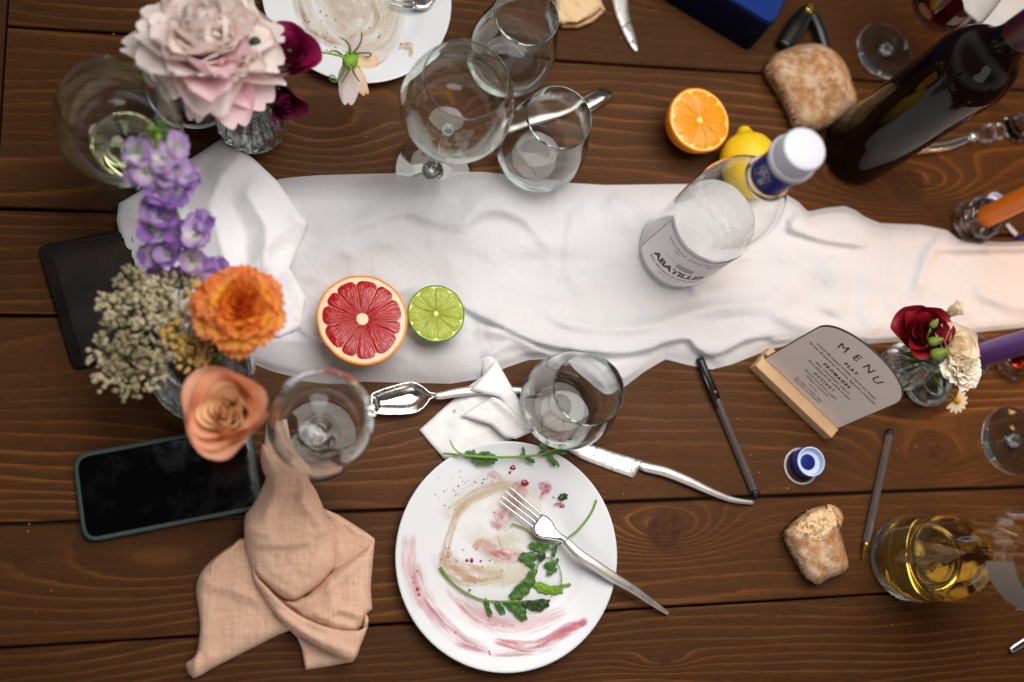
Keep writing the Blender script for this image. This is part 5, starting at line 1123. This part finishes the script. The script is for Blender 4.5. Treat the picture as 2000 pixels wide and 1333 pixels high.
for i, (x, y, z, m_) in enumerate(flo):
    c_ = P(x, y, z); n_ = Vector((rd.uniform(-.35, .35), rd.uniform(-.3, .3), 1)).normalized(); Qf = n_.to_track_quat('Z', 'Y').to_matrix().to_4x4(); sp0 = rd.uniform(0, 6)
    o0 = None
    for k in range(5 if i % 3 else 7):
        v, f, uv = petal(rd.uniform(.0068, .0088), rd.uniform(.0100, .0125), .9+rd.uniform(-.4, .3), 1.75+rd.uniform(-.5, .4), rd.uniform(.1, .5), .0011, 2, rd.uniform(0, 6), nu=7, nv=6, tipf=.2, notch=1, r0=.0006)
        R_ = Qf @ Matrix.Rotation(2*pi*k/5+sp0, 4, 'Z'); ob = build('petal', ([R_ @ p+c_ for p in v], f, uv), M[('stock', 'stock_d', 'stock_w')[m_ if m_ != 1 or k % 2 else 2] if m_ else ('stock' if rd.random() < .6 else 'stock_d')], st)
    build('floret_eye', blob(c_+n_*.0022, .0014, .0014, .0012, 7, 5), M['lime_leaf'], st)
for i in range(16):
    a = rd.uniform(0, 6.28); r = rd.uniform(0, .008); c_ = P(305, 258, .178)+Vector((r*math.cos(a), r*math.sin(a)*1.1, rd.uniform(-.004, .004)))
    build('bud', blob(c_, .0021, .0021, .0034, 8, 6, M=Matrix.Rotation(rd.uniform(-.7, .7), 4, 'X')), M['lime_leaf' if i % 4 == 0 else 'leaf'], st)
M['carn'] = petal_mat('carnation_orange', srgb(240, 100, 12), srgb(252, 172, 36), srgb(230, 100, 66), .3, .6, .25); M['carn_y'] = petal_mat('carnation_yellow', srgb(246, 140, 16), srgb(254, 204, 60), srgb(232, 110, 100), .3, .6, .2)
kc_ = P(468, 612, .128); sp_ = []; pm = []
for i in range(66):
    q = i/65; k = q**.85
    sp_.append((i*GA+rd.uniform(-.2, .2), dict(W_=.008+.008*k, L_=.022+.014*k, a0=.1+1.0*k+rd.uniform(-.1, .1), a1=.05+1.6*k+rd.uniform(-.3, .3), cup=rd.uniform(.0, .4), ruf=rd.uniform(.0016, .0032), k=rd.choice((1, 2, 3)), ph=rd.uniform(0, 6), tipf=.12, frill=.0011, seed=i, nu=13, nv=8), .006*(1-k))); pm.append(M['carn'] if q < .4 or rd.random() < .25 else M['carn_y'])
ca, Q = flower('carnation', 'ruffled orange and yellow carnation with pink-edged petals', 'flower', kc_, (.05, .1, 1), sp_, pm); stemline(ca, kc_, V2+Vector((.004, 0, .02)), .0018)
M['rose'] = petal_mat('rose_peach', srgb(252, 194, 136), srgb(254, 222, 180), None, .35, .5, .12); M['rose_p'] = petal_mat('rose_peach_pink', srgb(253, 220, 170), srgb(253, 212, 168), srgb(246, 168, 140), .35, .5, .12)
rc_ = P(458, 815, .104); sp_ = spiral_specs(26, .006, .0225, .024, .036, (.02, .55), (-.22, .62), 21, 1.0, .55, .0004, tipf=.35, ang=2.2)
ro, Q = flower('rose', 'open peach rose above the corner of the phone', 'flower', rc_, (-.12, .02, 1), sp_, [M['rose']]*17+[M['rose_p']]*9, scale=1.42)
stemline(ro, rc_, V2+Vector((.002, -.004, .03)), .002); sepal(ro, rc_, Q, 5, .014, .004, 1.6)
M['dry'] = plain('dried_umbel', srgb(198, 186, 150), .8, var=.2, vs=200); M['dry2'] = plain('dried_umbel_dark', srgb(156, 146, 108), .8, var=.2, vs=200); M['dry3'] = plain('dried_umbel_gold', srgb(214, 178, 96), .8, var=.2, vs=200)
am = thing('dried_umbel_flowers', 'beige dried umbel flowers spraying left over the black leather folder', 'dried flowers', P(330, 680, .06))
umb = [(222, 600, .112), (232, 640, .108), (205, 690, .10), (240, 700, .104), (215, 740, .095), (250, 752, .095), (268, 600, .118), (262, 560, .12), (290, 640, .115), (300, 700, .105), (330, 600, .12), (350, 650, .118), (330, 690, .108), (380, 630, .122), (385, 680, .115), (395, 585, .125), (292, 735, .098), (350, 560, .118), (300, 575, .118), (270, 672, .108), (375, 705, .11)]
hub = P(350, 690, .085)
bmat = [M['dry'], M['dry2'], M['dry3']]
tiny = [MB(), MB(), MB()]
for i, (x, y, z) in enumerate(umb):
    c_ = P(x, y, z-.012); stemline(am, hub, c_, .0007, 'olive', hub.lerp(c_, .5)+Vector((0, 0, .004)))
    cl = MB()
    for k in range(32):
        a = rd.uniform(0, 6.28); r = .0130*math.sqrt(rd.random()); q = c_+Vector((r*math.cos(a), r*math.sin(a), .012-r*r*30+rd.uniform(-.001, .001)))
        cl.add(*sweep([c_, q], [.00035, .00035], n=4)); s_ = rd.uniform(.0011, .0022)
        for w in range(2): cl.add(*blob(q+Vector((rd.uniform(-.0014, .0014), rd.uniform(-.0014, .0014), rd.uniform(-.0006, .001))), s_, s_*rd.uniform(.7, 1.2), s_, 6, 5, .3, 900, k))
    build('floret_cluster', cl, bmat[2] if x > 340 and rd.random() < .7 else bmat[i % 2], am)
build('stem', sweep([hub, V2+Vector((0, 0, .02))], .0015, n=7), M['olive'], am)
gl = thing('green_leaf', 'dark green leaf between the dried flowers and the peach rose', 'leaf', P(390, 700, .08))
build('blade', puff([(372, 712), (385, 695), (405, 686), (420, 690), (412, 704), (395, 716)], .085, .003, 8, 4, .0005, smooth_k=3), M['leaf'], gl)

# right bouquet
M['red'] = petal_mat('crimson_petal', srgb(90, 4, 18), srgb(132, 10, 26), None, .12, .5, .1); M['cream'] = petal_mat('cream_petal', srgb(252, 236, 190), srgb(254, 248, 232), None, .25, .6, .12); M['cream2'] = petal_mat('cream_rose_petal', srgb(248, 232, 170), srgb(252, 242, 218), srgb(236, 206, 184), .25)
c_ = P(1795, 660, .070); r1, Q = flower('rose', 'deep crimson rose above the little vase, over the runner edge', 'flower', c_, (-.30, .10, 1), spiral_specs(16, .006, .0205, .016, .026, (.05, .8), (-.1, 1.25), 31, .9, .5, tipf=.5, ang=2.3), M['red'], scale=1.15); stemline(r1, c_, V3+Vector((0, 0, .02)), .0016)
c_ = P(1850, 684, .078); r2, Q = flower('rose', 'open cream rose between the crimson rose and the cream carnation', 'flower', c_, (.1, .1, 1), spiral_specs(14, .006, .0165, .013, .021, (.1, .8), (.0, 1.2), 33, .8, .4, tipf=.5, ang=2.3), M['cream2'], scale=1.2); stemline(r2, c_, V3+Vector((.002, 0, .02)), .0014)
c_ = P(1866, 720, .080); sp_ = []
for i in range(40):
    q = i/39; sp_.append((i*GA, dict(W_=.005+.006*q, L_=.014+.009*q, a0=.1+.9*q, a1=.05+1.5*q+rd.uniform(-.2, .2), cup=rd.uniform(0, .3), ruf=.0015, k=2, ph=rd.uniform(0, 6), tipf=.1, frill=.0007, seed=i, nu=11, nv=7), .004*(1-q)))
r3, Q = flower('carnation', 'cream carnation at the lower right of the small bouquet', 'flower', c_, (.1, -.1, 1), sp_, M['cream'], scale=1.02); stemline(r3, c_, V4+Vector((0, 0, .008)), .0013)
c_ = P(1852, 614, .085); r4, Q = flower('carnation', 'half-open white carnation bud above the crimson rose', 'flower', c_, (.25, .25, 1), [(i*GA, dict(W_=.0055, L_=.014+.003*i/20, a0=.1+.4*i/20, a1=-.1+.6*i/20, cup=.7, ruf=.0008, k=2, ph=i, tipf=.1, frill=.0005, seed=i, nu=9, nv=7), 0) for i in range(20)], M['cream'])
build('calyx', blob(c_-Q @ Vector((0, 0, .003)), .0042, .0042, .0062, 10, 7), M['leaf'], r4); stemline(r4, c_, V3+Vector((.002, .003, .03)), .0014)
for lab, x, y, z, r, tip in (('small pointed green bud standing over the crimson rose', 1823, 634, .095, .0034, 'up'), ('half-open green bud over the cream rose', 1823, 668, .093, .0045, 'r'), ('round pale green bud beside the cream carnation', 1830, 692, .092, .0056, 'o')):
    t_ = thing('flower_bud', lab, 'flower bud', P(x, y, z), 'green buds of the small bouquet'); d_ = Vector((.3, .6, .7)) if tip == 'up' else Vector((.7, .2, .6))
    Qb = d_.to_track_quat('Z', 'Y').to_matrix().to_4x4(); build('bud', lathe(sm([(.0001, -r*1.2), (r*.8, -r*.8), (r, 0), (r*.7, r), (r*.25, r*1.8), (.0001, r*2.0)], 3), P(x, y, z), 14, M=Qb, wob=lambda a, j, rr, zz_: 1+.07*math.sin(5*a)), M['budgreen'], t_)
    stemline(t_, P(x, y, z)-Qb @ Vector((0, 0, r)), V3+Vector((0, 0, .05)), .0010, 'stem', P(1800, 694, .075))
gr = thing('foliage_sprig', 'dark green narrow leaves at the mouth of the small vase', 'foliage', P(1780, 698, .06))
for pts in ([(1800, 700, .07), (1775, 694, .065), (1752, 682, .055)], [(1806, 704, .07), (1780, 706, .06), (1756, 700, .05)], [(1800, 700, .072), (1790, 690, .075), (1764, 690, .07)], [(1822, 712, .07), (1806, 704, .068), (1790, 700, .06)]):
    q = spl(pts, 5); build('leaf', sweep([P(*a) for a in q], [.0016, .0022, .0004], [.0006, .0008, .0003], 6), M['leaf'], gr)
ch = thing('chamomile', 'small chamomile with yellow centre drooping over the bare wood', 'flower', P(1868, 783, .035)); cc = P(1868, 783, .035)
build('flower_centre', blob(cc+Vector((0, 0, .001)), .0036, .0036, .0028, 10, 7, .2, 900), plain('chamomile_yellow', srgb(226, 170, 30), .7), ch)
for k in range(9):
    v, f, uv = petal(.0022, .0105, 1.45, 1.7, .2, nu=5, nv=5, tipf=.2, r0=.0022); R_ = Matrix.Rotation(.25, 4, 'X') @ Matrix.Rotation(2.2+k*.46, 4, 'Z'); build('petal', ([R_ @ p+cc for p in v], f, uv), M['cream'], ch)
build('stem', sweep([P(*a) for a in spl([(1864, 778, .035), (1848, 765, .04), (1832, 750, .045), (1815, 720, .06)], 5)], .0007, n=6), M['stem'], ch)

# ------------------------------------------------------------------ crumbs on the table
cr = MB(); rr_ = random.Random(9)
for i in range(90):
    x, y = rr_.uniform(20, 1980), rr_.uniform(760, 1320) if rr_.random() < .75 else rr_.uniform(60, 330)
    if 770 < x < 1215 and 850 < y < 1310: continue
    if 130 < x < 740 and 800 < y < 1325: continue
    s_ = rr_.uniform(.0003, .0008); cr.add(*blob(P(x, y, s_*.5), s_, s_*rr_.uniform(.5, 1), s_*.6, 6, 4, .4, 900, i))
tag(build('bread_crumbs', cr, plain('table_crumb', srgb(196, 158, 110), .8)), 'tiny pale bread crumbs scattered on the planks', 'crumbs', kind='stuff')
